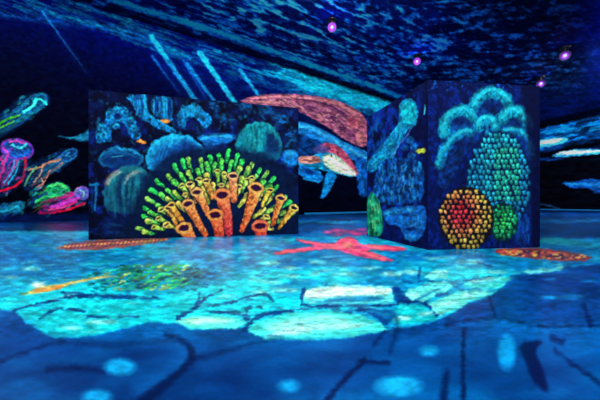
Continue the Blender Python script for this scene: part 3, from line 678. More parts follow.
slab([(304, 290), (318, 286.5), (352, 285), (388, 287), (393, 293), (393, 301), (370, 303.5), (310, 303.5), (303, 298)], (96, 236, 226), 505)
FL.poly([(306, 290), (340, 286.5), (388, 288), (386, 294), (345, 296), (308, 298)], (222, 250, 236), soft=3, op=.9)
FL.poly([(318, 303), (335, 298), (372, 296), (384, 299), (360, 302)], (8, 120, 180), soft=3, op=.85)  # blue reflection stripe put into the slab colour
slab([(403, 300), (408, 290), (424, 284), (444, 281), (456, 285), (444, 293), (424, 302)], (90, 232, 220), 506)
FL.stroke([(416, 300), (434, 291), (446, 286)], (2.5, 1), (4, 90, 160), soft=2, op=.8)
slab([(396, 326), (390, 316), (400, 305), (422, 304), (430, 310), (437, 318), (420, 323)], (14, 206, 206), 507, op=.9)
slab([(426, 304), (440, 298), (462, 291), (486, 290), (494, 293), (470, 301), (450, 311), (440, 316)], (96, 226, 210), 508)
slab([(462, 286), (470, 280), (500, 277), (514, 277), (500, 287), (486, 290)], (60, 214, 206), 509, op=.9)
slab([(424, 277), (436, 268), (450, 270), (446, 278), (432, 280)], (120, 236, 220), 510, op=.8)
slab([(520, 271), (550, 268), (566, 266), (556, 272), (530, 273.5)], (110, 226, 210), 511, op=.75)
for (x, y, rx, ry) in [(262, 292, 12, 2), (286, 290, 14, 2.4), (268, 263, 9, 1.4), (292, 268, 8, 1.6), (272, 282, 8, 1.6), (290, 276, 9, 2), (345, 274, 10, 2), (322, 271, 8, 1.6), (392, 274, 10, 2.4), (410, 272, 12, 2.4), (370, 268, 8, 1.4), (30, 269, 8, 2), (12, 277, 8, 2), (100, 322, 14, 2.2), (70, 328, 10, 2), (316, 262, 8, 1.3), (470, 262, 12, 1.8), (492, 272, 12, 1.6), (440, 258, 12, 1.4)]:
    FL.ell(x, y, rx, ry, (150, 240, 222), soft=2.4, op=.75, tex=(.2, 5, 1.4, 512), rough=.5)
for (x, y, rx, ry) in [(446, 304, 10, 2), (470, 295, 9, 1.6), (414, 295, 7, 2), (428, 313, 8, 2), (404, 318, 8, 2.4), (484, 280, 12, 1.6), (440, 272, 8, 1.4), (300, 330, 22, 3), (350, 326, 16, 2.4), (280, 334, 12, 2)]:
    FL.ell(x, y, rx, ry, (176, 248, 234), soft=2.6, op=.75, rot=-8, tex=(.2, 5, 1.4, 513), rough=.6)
FL.poly([(392, 288), (399, 286), (404, 294), (412, 302), (402, 303), (395, 300)], (2, 58, 126), soft=2, op=.95)
FL.poly([(360, 307), (380, 309), (396, 312), (390, 322), (384, 324), (372, 314)], (2, 76, 146), soft=2.4, op=.85)
# dark seams between the slabs, laid with a brush
def crack(pts, w_, op=.9, c=(1, 40, 108), soft=1.6): FL.stroke(pts, (w_ if isinstance(w_, tuple) else (w_, w_ * .8)), c, soft=soft, op=min(1, op * 1.05), rough=1.1)
crack([(14, 311), (30, 306), (52, 301), (78, 296), (128, 297)], (2, 4), .9); crack([(40, 318), (58, 309), (84, 312)], (2, 3), .8); crack([(88, 317), (108, 317.5)], 2.4, .8); crack([(62, 292), (86, 295)], (2, 5), .7); crack([(120, 316), (138, 317)], 2, .7)
crack([(128, 297), (160, 298)], (3, 1.5), .8); crack([(200, 292), (196, 306), (182, 314)], (2, 4), .7); crack([(178, 318), (196, 308), (206, 298), (222, 290)], (4, 1.6), .85); crack([(208, 306), (230, 302), (262, 294), (272, 300)], (2, 3), .8)
crack([(206, 312), (236, 313), (248, 318)], (2.4, 5), .85); crack([(244, 330), (256, 318), (276, 313), (302, 309)], (4, 2), .85); crack([(246, 316), (248, 308), (262, 307)], 3, .7); crack([(232, 302), (252, 296)], 3, .6)
crack([(304, 288), (302, 300), (308, 306), (350, 306), (392, 305), (398, 303)], (2.6, 2.2), .9); crack([(396, 288), (399, 296), (408, 302)], (4, 6), .95); crack([(358, 308), (376, 316), (386, 324)], (2, 4), .9, (1, 60, 130)); crack([(400, 302), (424, 303), (437, 316)], (1.6, 1.6), .9)
crack([(300, 309), (318, 307)], 2, .6); crack([(346, 312), (368, 309)], 2.6, .7); crack([(436, 295), (448, 293)], 2.2, .7); crack([(452, 284), (462, 290), (476, 294)], 1.6, .7); crack([(446, 283), (470, 279), (500, 276)], 1.4, .6); crack([(478, 262), (492, 268)], (2, 3), .7)
crack([(400, 283), (426, 281), (450, 283)], 1.5, .7); crack([(420, 268), (418, 280)], 2, .6)
FL.ell(216, 272, 28, 6, (3, 84, 156), soft=6, op=.65, tex=(.5, 8, 2, 521)); FL.ell(60, 256, 70, 5, (3, 82, 150), soft=5, op=.6, tex=(.4, 14, 2, 522)); FL.ell(30, 274, 34, 2.2, (3, 96, 160), soft=3, op=.6); FL.ell(390, 256, 60, 3.5, (4, 92, 158), soft=4, op=.5, tex=(.5, 10, 1.6, 523))
# short level dashes of darker and paler paint all over the bright pool, longer towards the viewer
for i in range(1500):
    y = 234 + 104 * rnd(0, 1) ** 1.5; x = rnd(-20, 600); g_ = (y - 203) / 60
    L = rnd(3, 11) * (.6 + .7 * g_)
    jj = int((y - 207) * 2.5); ii = int((x + 92) * 2.5)
    if mk[min(jj, mk.shape[0] - 1), min(ii, mk.shape[1] - 1), 0] < .9: continue
    slab_ = y > 284
    u_ = rnd(0, 1)
    if u_ < (.30 if slab_ else .46): c = (2, 76, 152) if rnd(0, 1) < .5 else (3, 104, 170)
    elif u_ < .8: c = (14, 190, 212) if rnd(0, 1) < .5 else (40, 214, 222)
    else: c = (130, 240, 226) if y > 256 else (50, 206, 216)
    FL.stroke([(x, y), (x + L * .5, y + rnd(-.8, .8)), (x + L, y + rnd(-1, 1))], (rnd(.7, 1.5) * (.6 + .35 * g_), .6), c, soft=1.2, op=rnd(.3, .6) * (.7 if slab_ else 1))
# foreground rock, dull blue
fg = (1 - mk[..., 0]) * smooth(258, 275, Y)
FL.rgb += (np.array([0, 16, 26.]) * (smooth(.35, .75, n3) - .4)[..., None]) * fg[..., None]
FL.poly([(455, 318), (470, 304), (492, 297), (520, 276), (600, 268), (692, 266), (692, 322), (560, 324), (530, 322), (496, 318)], (2, 40, 108), soft=5, op=.65, sm=False, tex=(.3, 30, 4, 530))
FL.ell(170, 352, 34, 12, (4, 78, 158), soft=10, op=.65); FL.ell(40, 350, 44, 10, (3, 58, 138), soft=10, op=.5)
FL.poly([(478, 330), (500, 321), (540, 327), (692, 330), (692, 372), (600, 360), (560, 372), (500, 376), (470, 350)], (3, 74, 150), soft=12, op=.5)
for i in range(70):
    x = rnd(-20, 620); y = rnd(334, 402)
    if mk[int((y - 207) * 2.5), min(int((x + 92) * 2.5), mk.shape[1] - 1), 0] > .1: continue
    FL.ell(x, y, rnd(12, 34), rnd(3, 7), (3, 82, 164) if i % 2 else (1, 34, 98), rot=rnd(-14, 14), soft=8, op=.38)
FL.stroke([(150, 336), (172, 342), (184, 356), (172, 372), (140, 388)], (10, 16), (6, 98, 178), soft=12, op=.6)
FL.stroke([(206, 366), (250, 352), (300, 346), (350, 344)], (14, 8), (5, 84, 166), soft=12, op=.5)
FL.stroke([(400, 340), (440, 334), (500, 334), (520, 336)], (10, 8), (5, 88, 170), soft=10, op=.5)
FL.stroke([(0, 330), (30, 340), (60, 350)], (10, 8), (3, 66, 146), soft=10, op=.5)
def dark(pts, w_, op=.9, soft=3.5): FL.stroke(pts, w_, (1, 12, 58), soft=soft * 1.5, op=op * .95, rough=1.1)
dark([(165, 334), (184, 342), (192, 354), (186, 366), (168, 382), (140, 404), (110, 430)], (3, 16), .85); dark([(190, 360), (222, 352), (250, 344), (282, 338)], (6, 2.5), .55); dark([(60, 342), (110, 345), (170, 340)], (2, 5), .55, 5); dark([(48, 370), (76, 368), (104, 371)], 5, .65)
dark([(0, 362), (30, 350), (62, 341)], (4, 2), .65); dark([(-40, 380), (0, 362)], 4, .5)
dark([(448, 324), (470, 320), (492, 318), (514, 320), (536, 326), (570, 326), (640, 326)], (2.4, 3.6), .75, 2.4); dark([(490, 298), (495, 316)], (2, 2.6), .7, 2); dark([(584, 304), (588, 316), (590, 326)], (3, 5), .8, 2.5)
dark([(397, 316), (396, 334), (390, 352)], (4, 3), .65); dark([(386, 330), (374, 344)], (3, 4), .7); dark([(388, 363), (362, 362)], 4, .85, 2.5); dark([(364, 361), (350, 374), (334, 392), (318, 412)], (5, 6), .85, 2.8)
dark([(464, 330), (463, 360), (464, 402), (466, 450)], (3, 6), .9, 2.5); dark([(447, 372), (443, 402), (440, 440)], (6, 12), .8, 4)
FL.poly([(520, 346), (532, 341), (542, 342), (536, 352), (544, 372), (548, 392), (534, 382), (526, 364)], (1, 14, 64), soft=4, op=.9); dark([(552, 337), (562, 342)], 5, .8); dark([(555, 350), (578, 368), (604, 386), (640, 412)], (3, 5), .8)
for (x, y, rx, ry, c, o_) in [(429, 351, 8, 4.6, (12, 160, 222), 1), (398, 386, 23, 10, (14, 158, 222), 1), (507, 352, 9, 17, (8, 146, 214), .95), (582, 342, 16, 14, (4, 92, 168), .6), (120, 367, 15, 8, (10, 158, 222), 1), (97, 397, 14, 7, (10, 158, 224), .95), (289, 386, 10, 6, (10, 150, 216), .95), (550, 297.5, 10, 1.6, (8, 130, 190), .8), (572, 297, 12, 2.6, (8, 116, 186), .7), (551, 279.5, 5, 1.6, (8, 116, 190), .8), (590, 281, 8, 1.2, (6, 110, 180), .7), (560, 391, 12, 5, (4, 96, 172), .5), (26, 384, 14, 6, (4, 84, 160), .4)]:
    FL.ell(x, y, rx, ry, c, soft=5 if ry > 4 else 2, op=o_, tex=(.15, 10, 5, 540))
# floor figures
pl = fig('painted_coral_bed', 'rust-orange woven coral bed painted on the floor before the wide mural board', 'painted coral', 'orange coral beds painted on the floor')
FL.poly([(57, 248), (72, 243.5), (94, 240), (125, 238.6), (168, 238), (160, 241.5), (146, 244.5), (122, 247.5), (98, 250), (72, 250)], (150, 84, 78), soft=1.2, id=pl, rough=.4)
for i in range(26):
    x = 62 + i * 4; yy = 247 - i * .28
    FL.stroke([(x, yy + 2.6), (x + 3, yy - 3)], 1, (70, 40, 70), soft=.9, op=.8); FL.stroke([(x + 1, yy - 2.6), (x + 4, yy + 1.6)], .9, (88, 46, 66), soft=.9, op=.6)
    FL.ell(x + 3.2, yy - .4, 1.5, .8, (250, 150, 96) if i % 3 else (236, 186, 90), soft=.9, op=.9)
pl = fig('painted_coral_bed', 'red and yellow pebbled coral bed painted on the floor beneath the square block', 'painted coral', 'orange coral beds painted on the floor')
FL.poly([(495, 252), (500, 249), (530, 248), (560, 250.5), (580, 254), (592, 258), (580, 261), (556, 260.5), (530, 258), (508, 256)], (140, 60, 56), soft=1.2, id=pl, rough=.4)
for i in range(130):
    x = rnd(499, 588); t = (x - 495) / 95; y = 252 + 5.5 * t + rnd(-3.4, 3) * (1 - abs(2 * t - .9) ** 2 * .6)
    c = [(244, 90, 66), (240, 160, 76), (226, 196, 90), (56, 30, 56), (60, 40, 70)][rng.randint(5)]
    FL.ell(x, y, rnd(1.2, 2.8), rnd(.7, 1.2), c, soft=.8, op=.9)
tu = fig('painted_turtle', 'green-shelled turtle with a yellow neck painted on the floor, left foreground', 'painted turtle')
sh_ = fig('shell', 'green and teal woven turtle shell', None, None, tu)
FL.poly([(78, 284), (92, 277), (112, 270), (138, 264.5), (168, 262.5), (194, 265), (208, 271), (204, 279), (190, 286), (164, 290), (136, 291.5), (108, 293), (86, 292)], None, soft=2, id=sh_)
FL.ell(146, 278, 60, 12, (6, 92, 130), soft=9, op=.6, tex=(.5, 6, 2, 9))
for r_ in range(7):
    for i in range(19):
        x = 82 + i * 6.6 + (r_ % 2) * 3.3 + rnd(-1.4, 1.4); y = 266 + r_ * 3.7 + rnd(-.8, .8)
        if ((x - 146) / 62) ** 2 + ((y - 277.5 + (x - 146) * .05) / 14) ** 2 > .95: continue
        t = (x - 80) / 126
        if t < .3 and rnd(0, 1) < .35: continue
        c = lerp((20, 150, 170), (50, 200, 96), min(1, t * 2.0)) if rnd(0, 1) > .34 else (176, 214, 104)
        if t > .85: c = (20, 130, 130)
        k = rnd(.5, 1.2)
        FL.stroke([(x - 2.8, y + rnd(.4, 1.4)), (x, y + rnd(-.6, .6)), (x + 2.6, y - rnd(.2, 1.2))], (rnd(1.6, 2.8), 1.2), tuple(v * k for v in c), soft=1.1, op=.95)
for i in range(60): x = rnd(84, 204); y = rnd(265, 291); FL.stroke([(x, y), (x + rnd(2, 5), y + rnd(-1, 1))], rnd(1, 1.8), [(2, 34, 84), (6, 70, 60), (3, 50, 110)][i % 3], soft=1, op=.75)
nk = fig('head', 'pale yellow stretched head and neck', None, None, tu)
FL.poly([(118, 276), (104, 278), (84, 281.6), (66, 286), (52, 291), (38, 293), (22, 295), (32, 290), (42, 286), (58, 284.5), (80, 279.5), (100, 276.4)], (196, 186, 96), soft=1.6, id=nk, tex=(.2, 7, 1.6, 7))
FL.ell(38, 285, 7, 2.6, (226, 240, 216), soft=3, op=.9); FL.stroke([(36, 290), (48, 290), (62, 286)], 3, (238, 152, 60), soft=2, op=.9); FL.stroke([(20, 294), (28, 293)], 2, (60, 120, 60), soft=1.5, op=.7)
rb = fig('painted_reflection', 'faint magenta reflection blotches painted on the floor between board and block', 'painted reflection')  # magenta mural reflection in the gloss, put into the floor colour
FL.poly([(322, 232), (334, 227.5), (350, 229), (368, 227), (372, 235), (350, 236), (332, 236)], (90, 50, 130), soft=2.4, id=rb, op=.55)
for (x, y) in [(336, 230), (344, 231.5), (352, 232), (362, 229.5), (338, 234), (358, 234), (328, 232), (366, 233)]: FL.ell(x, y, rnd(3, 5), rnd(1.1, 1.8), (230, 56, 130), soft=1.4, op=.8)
st = fig('painted_starfish', 'coral-red starfish with long arms painted on the floor', 'painted starfish')
body = [(296, 238.5), (306, 240.5), (322, 243), (334, 243), (342, 238.5), (350, 236.5), (356, 240), (360, 243.5), (378, 245), (398, 246.5), (407, 249), (398, 251), (380, 250), (368, 250.5), (380, 255), (393, 260.5), (384, 261), (364, 257.5), (348, 253.5), (336, 249.5), (322, 249.5), (300, 252), (274, 254.5), (282, 250.5), (304, 247.6), (314, 246), (300, 241.5)]
FL.poly([(x, y + .8) for x, y in body], (2, 50, 110), soft=2.5, op=.6)
FL.poly(body, (228, 62, 104), soft=1.0, id=st, tex=(.2, 4, 1.4, 551))
for p in ([(300, 240), (322, 245), (344, 246)], [(282, 252), (310, 248.6), (344, 247.5)], [(352, 244), (376, 247.5), (400, 248.6)], [(350, 248), (368, 254), (386, 259.6)], [(350, 239), (349, 246)]):
    FL.stroke(p, 1.6, (255, 112, 124), soft=1.2, op=.8)
FL.ell(348, 245, 5, 2.4, (252, 150, 130), soft=2, op=.9); FL.stroke([(344, 250), (360, 254.6), (380, 259.6)], 1, (150, 40, 110), soft=1, op=.7); FL.stroke([(356, 246.4), (374, 249)], 1, (120, 50, 140), soft=1, op=.7)


def grit(cv, amp, sx, sy, seed, flow=0):
    n = fbm((cv.X + cv.Y * flow) / sx, (cv.Y - cv.X * flow) / sy, 3, seed)
    cv.rgb *= (1 + amp * (n - .5) * 3)[..., None]
    cv.rgb += (np.array([0., 14, 26]) * (fbm(cv.X / sx * .7, cv.Y / sy * .7, 2, seed + 5) - .5)[..., None]) * amp * 2
    np.clip(cv.rgb, 0, 262, out=cv.rgb)
grit(WL, .28, 3.2, 1.8, 601, .2); grit(WR, .3, 5, 1.6, 602); grit(CE, .35, 4, 1.8, 603, .2)
_fg = FL.rgb.copy(); grit(FL, .26, 7, 1.6, 607); _k = (.75 * smooth(325, 350, FL.Y))[..., None]; FL.rgb = FL.rgb * (1 - _k) + _fg * _k; grit(LB, .22, 2.6, 2.6, 604); grit(BS, .28, 2.4, 3.0, 605); grit(BF, .2, 2.4, 2.8, 606)


# ------------------------------------------------------------------ geometry and materials
def paint_material(name, gain, rough=.55, spec=.35, grain=.16, scale=60, bump=.0, bscale=30):
    m = bpy.data.materials.new(name); m.use_nodes = True
    nt = m.node_tree; N = nt.nodes; L = nt.links
    b = N['Principled BSDF']
    at = N.new('ShaderNodeAttribute'); at.attribute_name = 'paint'
    tc = N.new('ShaderNodeTexCoord'); nz = N.new('ShaderNodeTexNoise')
    nz.inputs['Scale'].default_value = scale; nz.inputs['Detail'].default_value = 3
    L.new(tc.outputs['Object'], nz.inputs['Vector'])
    mr = N.new('ShaderNodeMapRange')
    mr.inputs['From Min'].default_value = .3; mr.inputs['From Max'].default_value = .7
    mr.inputs['To Min'].default_value = gain * (1 - grain); mr.inputs['To Max'].default_value = gain * (1 + grain)
    L.new(nz.outputs['Fac'], mr.inputs['Value'])
    vm = N.new('ShaderNodeVectorMath'); vm.operation = 'SCALE'
    L.new(at.outputs['Color'], vm.inputs[0]); L.new(mr.outputs['Result'], vm.inputs['Scale'])
    mn = N.new('ShaderNodeVectorMath'); mn.operation = 'MINIMUM'
    mn.inputs[1].default_value = (.96, .96, .96)
    L.new(vm.outputs[0], mn.inputs[0]); L.new(mn.outputs[0], b.inputs['Base Color'])
    b.inputs['Roughness'].default_value = rough
    b.inputs['Specular IOR Level'].default_value = spec
    if bump:
        n2 = N.new('ShaderNodeTexNoise'); n2.inputs['Scale'].default_value = bscale
        L.new(tc.outputs['Object'], n2.inputs['Vector'])
        bp = N.new('ShaderNodeBump'); bp.inputs['Strength'].default_value = bump; bp.inputs['Distance'].default_value = .01
        L.new(n2.outputs['Fac'], bp.inputs['Height']); L.new(bp.outputs['Normal'], b.inputs['Normal'])
    return m

def plain(name, col, rough=.5, metal=0, emit=None, es=0, grain=.1, scale=40):
    m = bpy.data.materials.new(name); m.use_nodes = True
    nt = m.node_tree; N = nt.nodes; L = nt.links; b = N['Principled BSDF']
    tc = N.new('ShaderNodeTexCoord'); nz = N.new('ShaderNodeTexNoise'); nz.inputs['Scale'].default_value = scale
    L.new(tc.outputs['Object'], nz.inputs['Vector'])
    cr = N.new('ShaderNodeValToRGB')
    cr.color_ramp.elements[0].position = .3; cr.color_ramp.elements[1].position = .7
    cr.color_ramp.elements[0].color = (*[c * (1 - grain) for c in col], 1)
    cr.color_ramp.elements[1].color = (*[min(1, c * (1 + grain)) for c in col], 1)
    L.new(nz.outputs['Fac'], cr.inputs[0]); L.new(cr.outputs[0], b.inputs['Base Color'])
    b.inputs['Specular IOR Level'].default_value = .1 if rough > .55 else .5
    b.inputs['Roughness'].default_value = rough; b.inputs['Metallic'].default_value = metal
    if emit:
        b.inputs['Emission Color'].default_value = (*emit, 1); b.inputs['Emission Strength'].default_value = es
    return m

def lin(c):
    c = np.clip(c, 0, 262) / 255.0
    return np.where(c <= .04045, c / 12.92, ((c + .055) / 1.055) ** 2.4)

def raw_mesh(name, co, quads, cols=None):
    me = bpy.data.meshes.new(name)
    nv, nf = len(co), len(quads)
    me.vertices.add(nv); me.vertices.foreach_set('co', np.asarray(co, np.float32).ravel())
    me.loops.add(nf * 4); me.loops.foreach_set('vertex_index', np.asarray(quads, np.int32).ravel())
    me.polygons.add(nf); me.polygons.foreach_set('loop_start', np.arange(0, nf * 4, 4, dtype=np.int32))
    try: me.polygons.foreach_set('loop_total', np.full(nf, 4, np.int32))
    except Exception: pass
    me.update(calc_edges=True)
    if cols is not None:
        a = me.color_attributes.new('paint', 'FLOAT_COLOR', 'POINT')
        a.data.foreach_set('color', np.c_[cols, np.ones(nv)].astype(np.float32).ravel())
    return me

MADE = {}
def tag(o, **k):
    for a, b in k.items():
        if b is not None: o['category' if a == 'cat' else a] = b
    return o

def painted_surface(P, cv, pix, mat, base_name, base_parent=None, keep=None, flip=False, extra=None, proud=(0, 0, 0)):
    """P: (rows, cols, 3) world grid; pix: (rows, cols, 2) where each vertex sits on the painting.
    Faces are shared out between the ground and each painted figure, edge to edge."""
    R, K = P.shape[:2]
    pix = pix + WARP * np.stack([fbm(pix[..., 0] / 2.6, pix[..., 1] / 2.6, 2, 71) - .5, fbm(pix[..., 0] / 2.6, pix[..., 1] / 2.6, 2, 72) - .5], -1)
    cols = lin(cv.sample(pix[..., 0], pix[..., 1])).reshape(-1, 3)
    co = P.reshape(-1, 3)
    idx = np.arange(R * K).reshape(R, K)
    q = np.stack([idx[:-1, :-1], idx[:-1, 1:], idx[1:, 1:], idx[1:, :-1]], -1).reshape(-1, 4)
    if flip: q = q[:, ::-1]
    pc = (pix[:-1, :-1] + pix[1:, 1:]) / 2
    fid = cv.ident(pc[..., 0], pc[..., 1]).reshape(-1)
    g_ = fid.reshape(R - 1, K - 1)                     # scraps cut off by a nearer figure go back to the ground
    cells = [tuple(c) for c in np.argwhere(g_ > 0)]; seen = set(); isl = {}
    for c0 in cells:
        if c0 in seen: continue
        v = g_[c0]; st = [c0]; seen.add(c0); comp = []
        while st:
            c = st.pop(); comp.append(c)
            for nb_ in ((c[0] + 1, c[1]), (c[0] - 1, c[1]), (c[0], c[1] + 1), (c[0], c[1] - 1)):
                if 0 <= nb_[0] < R - 1 and 0 <= nb_[1] < K - 1 and nb_ not in seen and g_[nb_] == v: seen.add(nb_); st.append(nb_)
        isl.setdefault(v, []).append(comp)
    for v, cs in isl.items():
        cs.sort(key=len)
        for comp in (cs[:-1] if len(cs[-1]) >= 24 else cs):
            for c in comp: g_[c] = 0
    fid = g_.reshape(-1)
    if keep is not None:
        fc = co[q].mean(1); k = keep(fc); q = q[k]; fid = fid[k]
    base = None
    for i in [0] + sorted(set(fid.tolist()) - {0}):
        qq = q[fid == i]
        if i and len(qq) < 6: continue
        used, inv = np.unique(qq.ravel(), return_inverse=True)
        c = co[used]; cc = cols[used]; ql = inv.reshape(-1, 4)
        if i == 0:
            if extra is not None:
                ec, eq, ecol = extra
                ql = np.r_[ql, np.array(eq) + len(c)]; c = np.r_[c, np.array(ec, float)]
                cc = np.r_[cc, np.tile(lin(np.array(ecol, float)), (len(ec), 1))]
            o = bpy.data.objects.new(base_name, raw_mesh(base_name, c, ql, cc)); C.objects.link(o)
            o.data.materials.append(mat)
            if base_parent: o.parent = base_parent
            base = o; MADE[('base', base_name)] = o
        else:
            f = FIGS[i]; par = f['parent']
            org = np.array([(c[:, 0].min() + c[:, 0].max()) / 2, (c[:, 1].min() + c[:, 1].max()) / 2, c[:, 2].min()])
            pobj = None
            if par == 'base': pobj = base_parent
            elif par is not None: pobj = MADE.get(par, base_parent)
            porg = np.array(pobj['_o']) if pobj is not None and '_o' in pobj else np.zeros(3)
            o = bpy.data.objects.new(f['name'], raw_mesh(f['name'], c - org, ql, cc)); C.objects.link(o)
            o.data.materials.append(mat)
            if pobj is not None: o.parent = pobj
            o.location = org - porg + (np.array(proud) if par is None else 0); o['_o'] = org.tolist()
            tag(o, label=f['label'], cat=f['cat'], group=f['group'])
            MADE[i] = o
    return base

def quadbox(verts8):
    """8 corners: bottom 0-3 counter-clockwise, top 4-7"""
    return [(0, 3, 2, 1), (4, 5, 6, 7), (0, 1, 5, 4), (1, 2, 6, 5), (2, 3, 7, 6), (3, 0, 4, 7)]

def pyobj(name, verts, faces, mat, parent=None, bevel=0, loc=None, seg=2):
    me = bpy.data.meshes.new(name); me.from_pydata([tuple(v) for v in verts], [], faces); me.update()
    bm = bmesh.new(); bm.from_mesh(me)
    bmesh.ops.recalc_face_normals(bm, faces=bm.faces)
    if bevel: bmesh.ops.bevel(bm, geom=list(bm.edges), offset=bevel, segments=seg, affect='EDGES', profile=.6)
    bm.to_mesh(me); bm.free()
    o = bpy.data.objects.new(name, me); C.objects.link(o); me.materials.append(mat)
    if parent: o.parent = parent
    if loc: o.location = loc
    return o

WARP = 1.7
G = dict(ceil=4.9, wall=1.15, rwall=1.8, floor=1.0, left=1.0, front=.98, side=1.35)

M = dict(
    ceil=paint_material('ceiling paint', G['ceil'], .8, .03, .25, 14),
    wall=paint_material('long wall mural paint', G['wall'], .8, .02, .12, 20),
    rwall=paint_material('end wall mural paint', G['rwall'], .8, .02, .12, 20),
    floor=paint_material('glossy floor paint', G['floor'], .28, .13, .10, 90, .10, 14),
    left=paint_material('reef board paint', G['left'], .75, .05, .12, 90),
    front=paint_material('coral block front paint', G['front'], .75, .05, .12, 110),
    side=paint_material('coral block side paint', G['side'], .75, .05, .12, 110),
    dark=plain('dark blue wall paint', (.003, .01, .05), .7),
    board=plain('navy edge paint', (.004, .012, .06), .6),
    metal=plain('black powder coated metal', (.02, .02, .025), .4, .6),
)

# the room: a long hall, its long wall running away to the right, the end wall closing it
Cn = np.array([10.61, 14.83]); U = np.array([.8390, .5441]); V = np.array([.5441, -.8390])
A_ = Cn - U * 24.0; D_ = Cn + V * 12.0; B_ = A_ + V * 12.0
def in_room(xy, pad=0.0):
    d = xy - Cn
    Minv = np.linalg.inv(np.array([-U, V]).T)
    st = d @ Minv.T
    return (st[:, 0] > -pad) & (st[:, 0] < 24 + pad) & (st[:, 1] > -pad) & (st[:, 1] < 12 + pad)

def wall_grid(P0, d, colpx, tops, z1, rows):
    """columns of the wall plane that pass through picture columns colpx, then the listed extra distances along it"""
    s = [((px - 300) / F * P0[1] - P0[0]) / (d[0] - d[1] * (px - 300) / F) for px in colpx] + list(tops)
    s = np.array(sorted(s))
    z = np.linspace(0, z1, rows)
    X = P0[0] + s * d[0]; Y = P0[1] + s * d[1]
    P = np.zeros((rows, len(s), 3)); P[..., 0] = X; P[..., 1] = Y; P[..., 2] = z[:, None]
    pix = np.zeros((rows, len(s), 2))
    pix[..., 0] = 300 + F * X / Y; pix[..., 1] = HZ - F * (z[:, None] - CAMH) / Y
    return P, pix

# long wall on the left with the sea mural
P, pix = wall_grid(Cn, -U, np.arange(-20, 499.9, .75), [0.0, 22.0, 23.0, 24.0], CEIL, 420)
o = painted_surface(P, WL, pix, M['wall'], 'wall_left', flip=True, proud=(*(V * .002), 0)); o['kind'] = 'structure'
P, pix = wall_grid(Cn, V, np.arange(501, 625, .9), [0.0, 7.0, 9.0, 12.0], CEIL, 170)
o = painted_surface(P, WR, pix, M['rwall'], 'wall_back', proud=(*(-U * .002), 0)); o['kind'] = 'structure'
def slab_wall(name, a, b):
    t = np.array([b[1] - a[1], a[0] - b[0]]); t = t / np.linalg.norm(t) * .1
    v = [(*a, 0), (*b, 0), (*(b + t), 0), (*(a + t), 0)]
    v = v + [(x, y, CEIL) for x, y, _ in v]
    o = pyobj(name, v, quadbox(v), M['dark']); o['kind'] = 'structure'
slab_wall('wall_right', D_, B_)
slab_wall('wall_front', B_, A_)

# ceiling
ch = CEIL - CAMH
py = np.r_[-30, -22, np.arange(-14, 134, .8), 138.0]; px = np.r_[-70, np.arange(-14, 616, .9), 670]
Yc = ch * F / (HZ - py)
P = np.zeros((len(py), len(px), 3)); P[..., 1] = Yc[:, None]; P[..., 0] = (px[None] - 300) / F * Yc[:, None]; P[..., 2] = CEIL
pix = np.zeros((len(py), len(px), 2)); pix[..., 0] = px; pix[..., 1] = py[:, None]
far = [(*p, CEIL + .02) for p in (A_, B_, D_, Cn)]
o = painted_surface(P, CE, pix, M['ceil'], 'ceiling', keep=lambda c: in_room(c[:, :2], .02), flip=False,
                    extra=(far, [(0, 3, 2, 1)], (6, 14, 60)))
o['kind'] = 'structure'

# floor
py = np.r_[np.arange(208.6, 226, .45), np.arange(226, 412, .75), 430, 470]; px = np.r_[-90, np.arange(-14, 616, .9), 690]
Yf = CAMH * F / (py - HZ)
P = np.zeros((len(py), len(px), 3)); P[..., 1] = Yf[:, None]; P[..., 0] = (px[None] - 300) / F * Yf[:, None]
pix = np.zeros((len(py), len(px), 2)); pix[..., 0] = px; pix[..., 1] = py[:, None]
far = [(*p, -.01) for p in (A_, B_, D_, Cn)]
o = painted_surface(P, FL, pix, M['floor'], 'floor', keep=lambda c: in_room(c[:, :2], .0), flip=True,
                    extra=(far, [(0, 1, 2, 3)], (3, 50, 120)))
o['kind'] = 'structure'

# baseboards: a low pale-blue strip along both walls
def baseboard(name, a, b, inward, mat):
    a = a + inward * .002; b = b + inward * .002; a2 = a + inward * .02; b2 = b + inward * .02
    v = [(*a, 0), (*b, 0), (*b2, 0), (*a2, 0)]; v = v + [(x, y, .05) for x, y, _ in v]
    o = pyobj(name, v, quadbox(v), mat); o['kind'] = 'structure'
M['strip'] = plain('pale blue strip paint', (.004, .16, .46), .8)
baseboard('baseboard_left', Cn - U * 12.5, Cn, V, M['strip'])
baseboard('baseboard_back', Cn, D_, -U, M['strip'])

# the reef mural board on the left
def px_floor(x, y):
    Y = CAMH * F / (y - HZ); return np.array([(x - 300) / F * Y, Y])
def board_face(a, b, h, stepx, cv, mat, parent, name, rows):
    d = b - a; L = np.linalg.norm(d); d = d / L
    x0 = 300 + F * a[0] / a[1]; x1 = 300 + F * b[0] / b[1]
    xs = np.linspace(x0, x1, int((x1 - x0) / stepx))
    s = np.array([((q - 300) / F * a[1] - a[0]) / (d[0] - d[1] * (q - 300) / F) for q in xs])
    z = np.linspace(0, h, rows)
    X = a[0] + s * d[0]; Y = a[1] + s * d[1]
    P = np.zeros((rows, len(s), 3)); P[..., 0] = X; P[..., 1] = Y; P[..., 2] = z[:, None]
    pix = np.zeros((rows, len(s), 2)); pix[..., 0] = 300 + F * X / Y; pix[..., 1] = HZ - F * (z[:, None] - CAMH) / Y
    return painted_surface(P, cv, pix, mat, name, base_parent=parent)

def root(name, loc, **k):
    o = bpy.data.objects.new(name, None); C.objects.link(o); o.location = loc
    o['_o'] = list(loc); tag(o, **k); return o

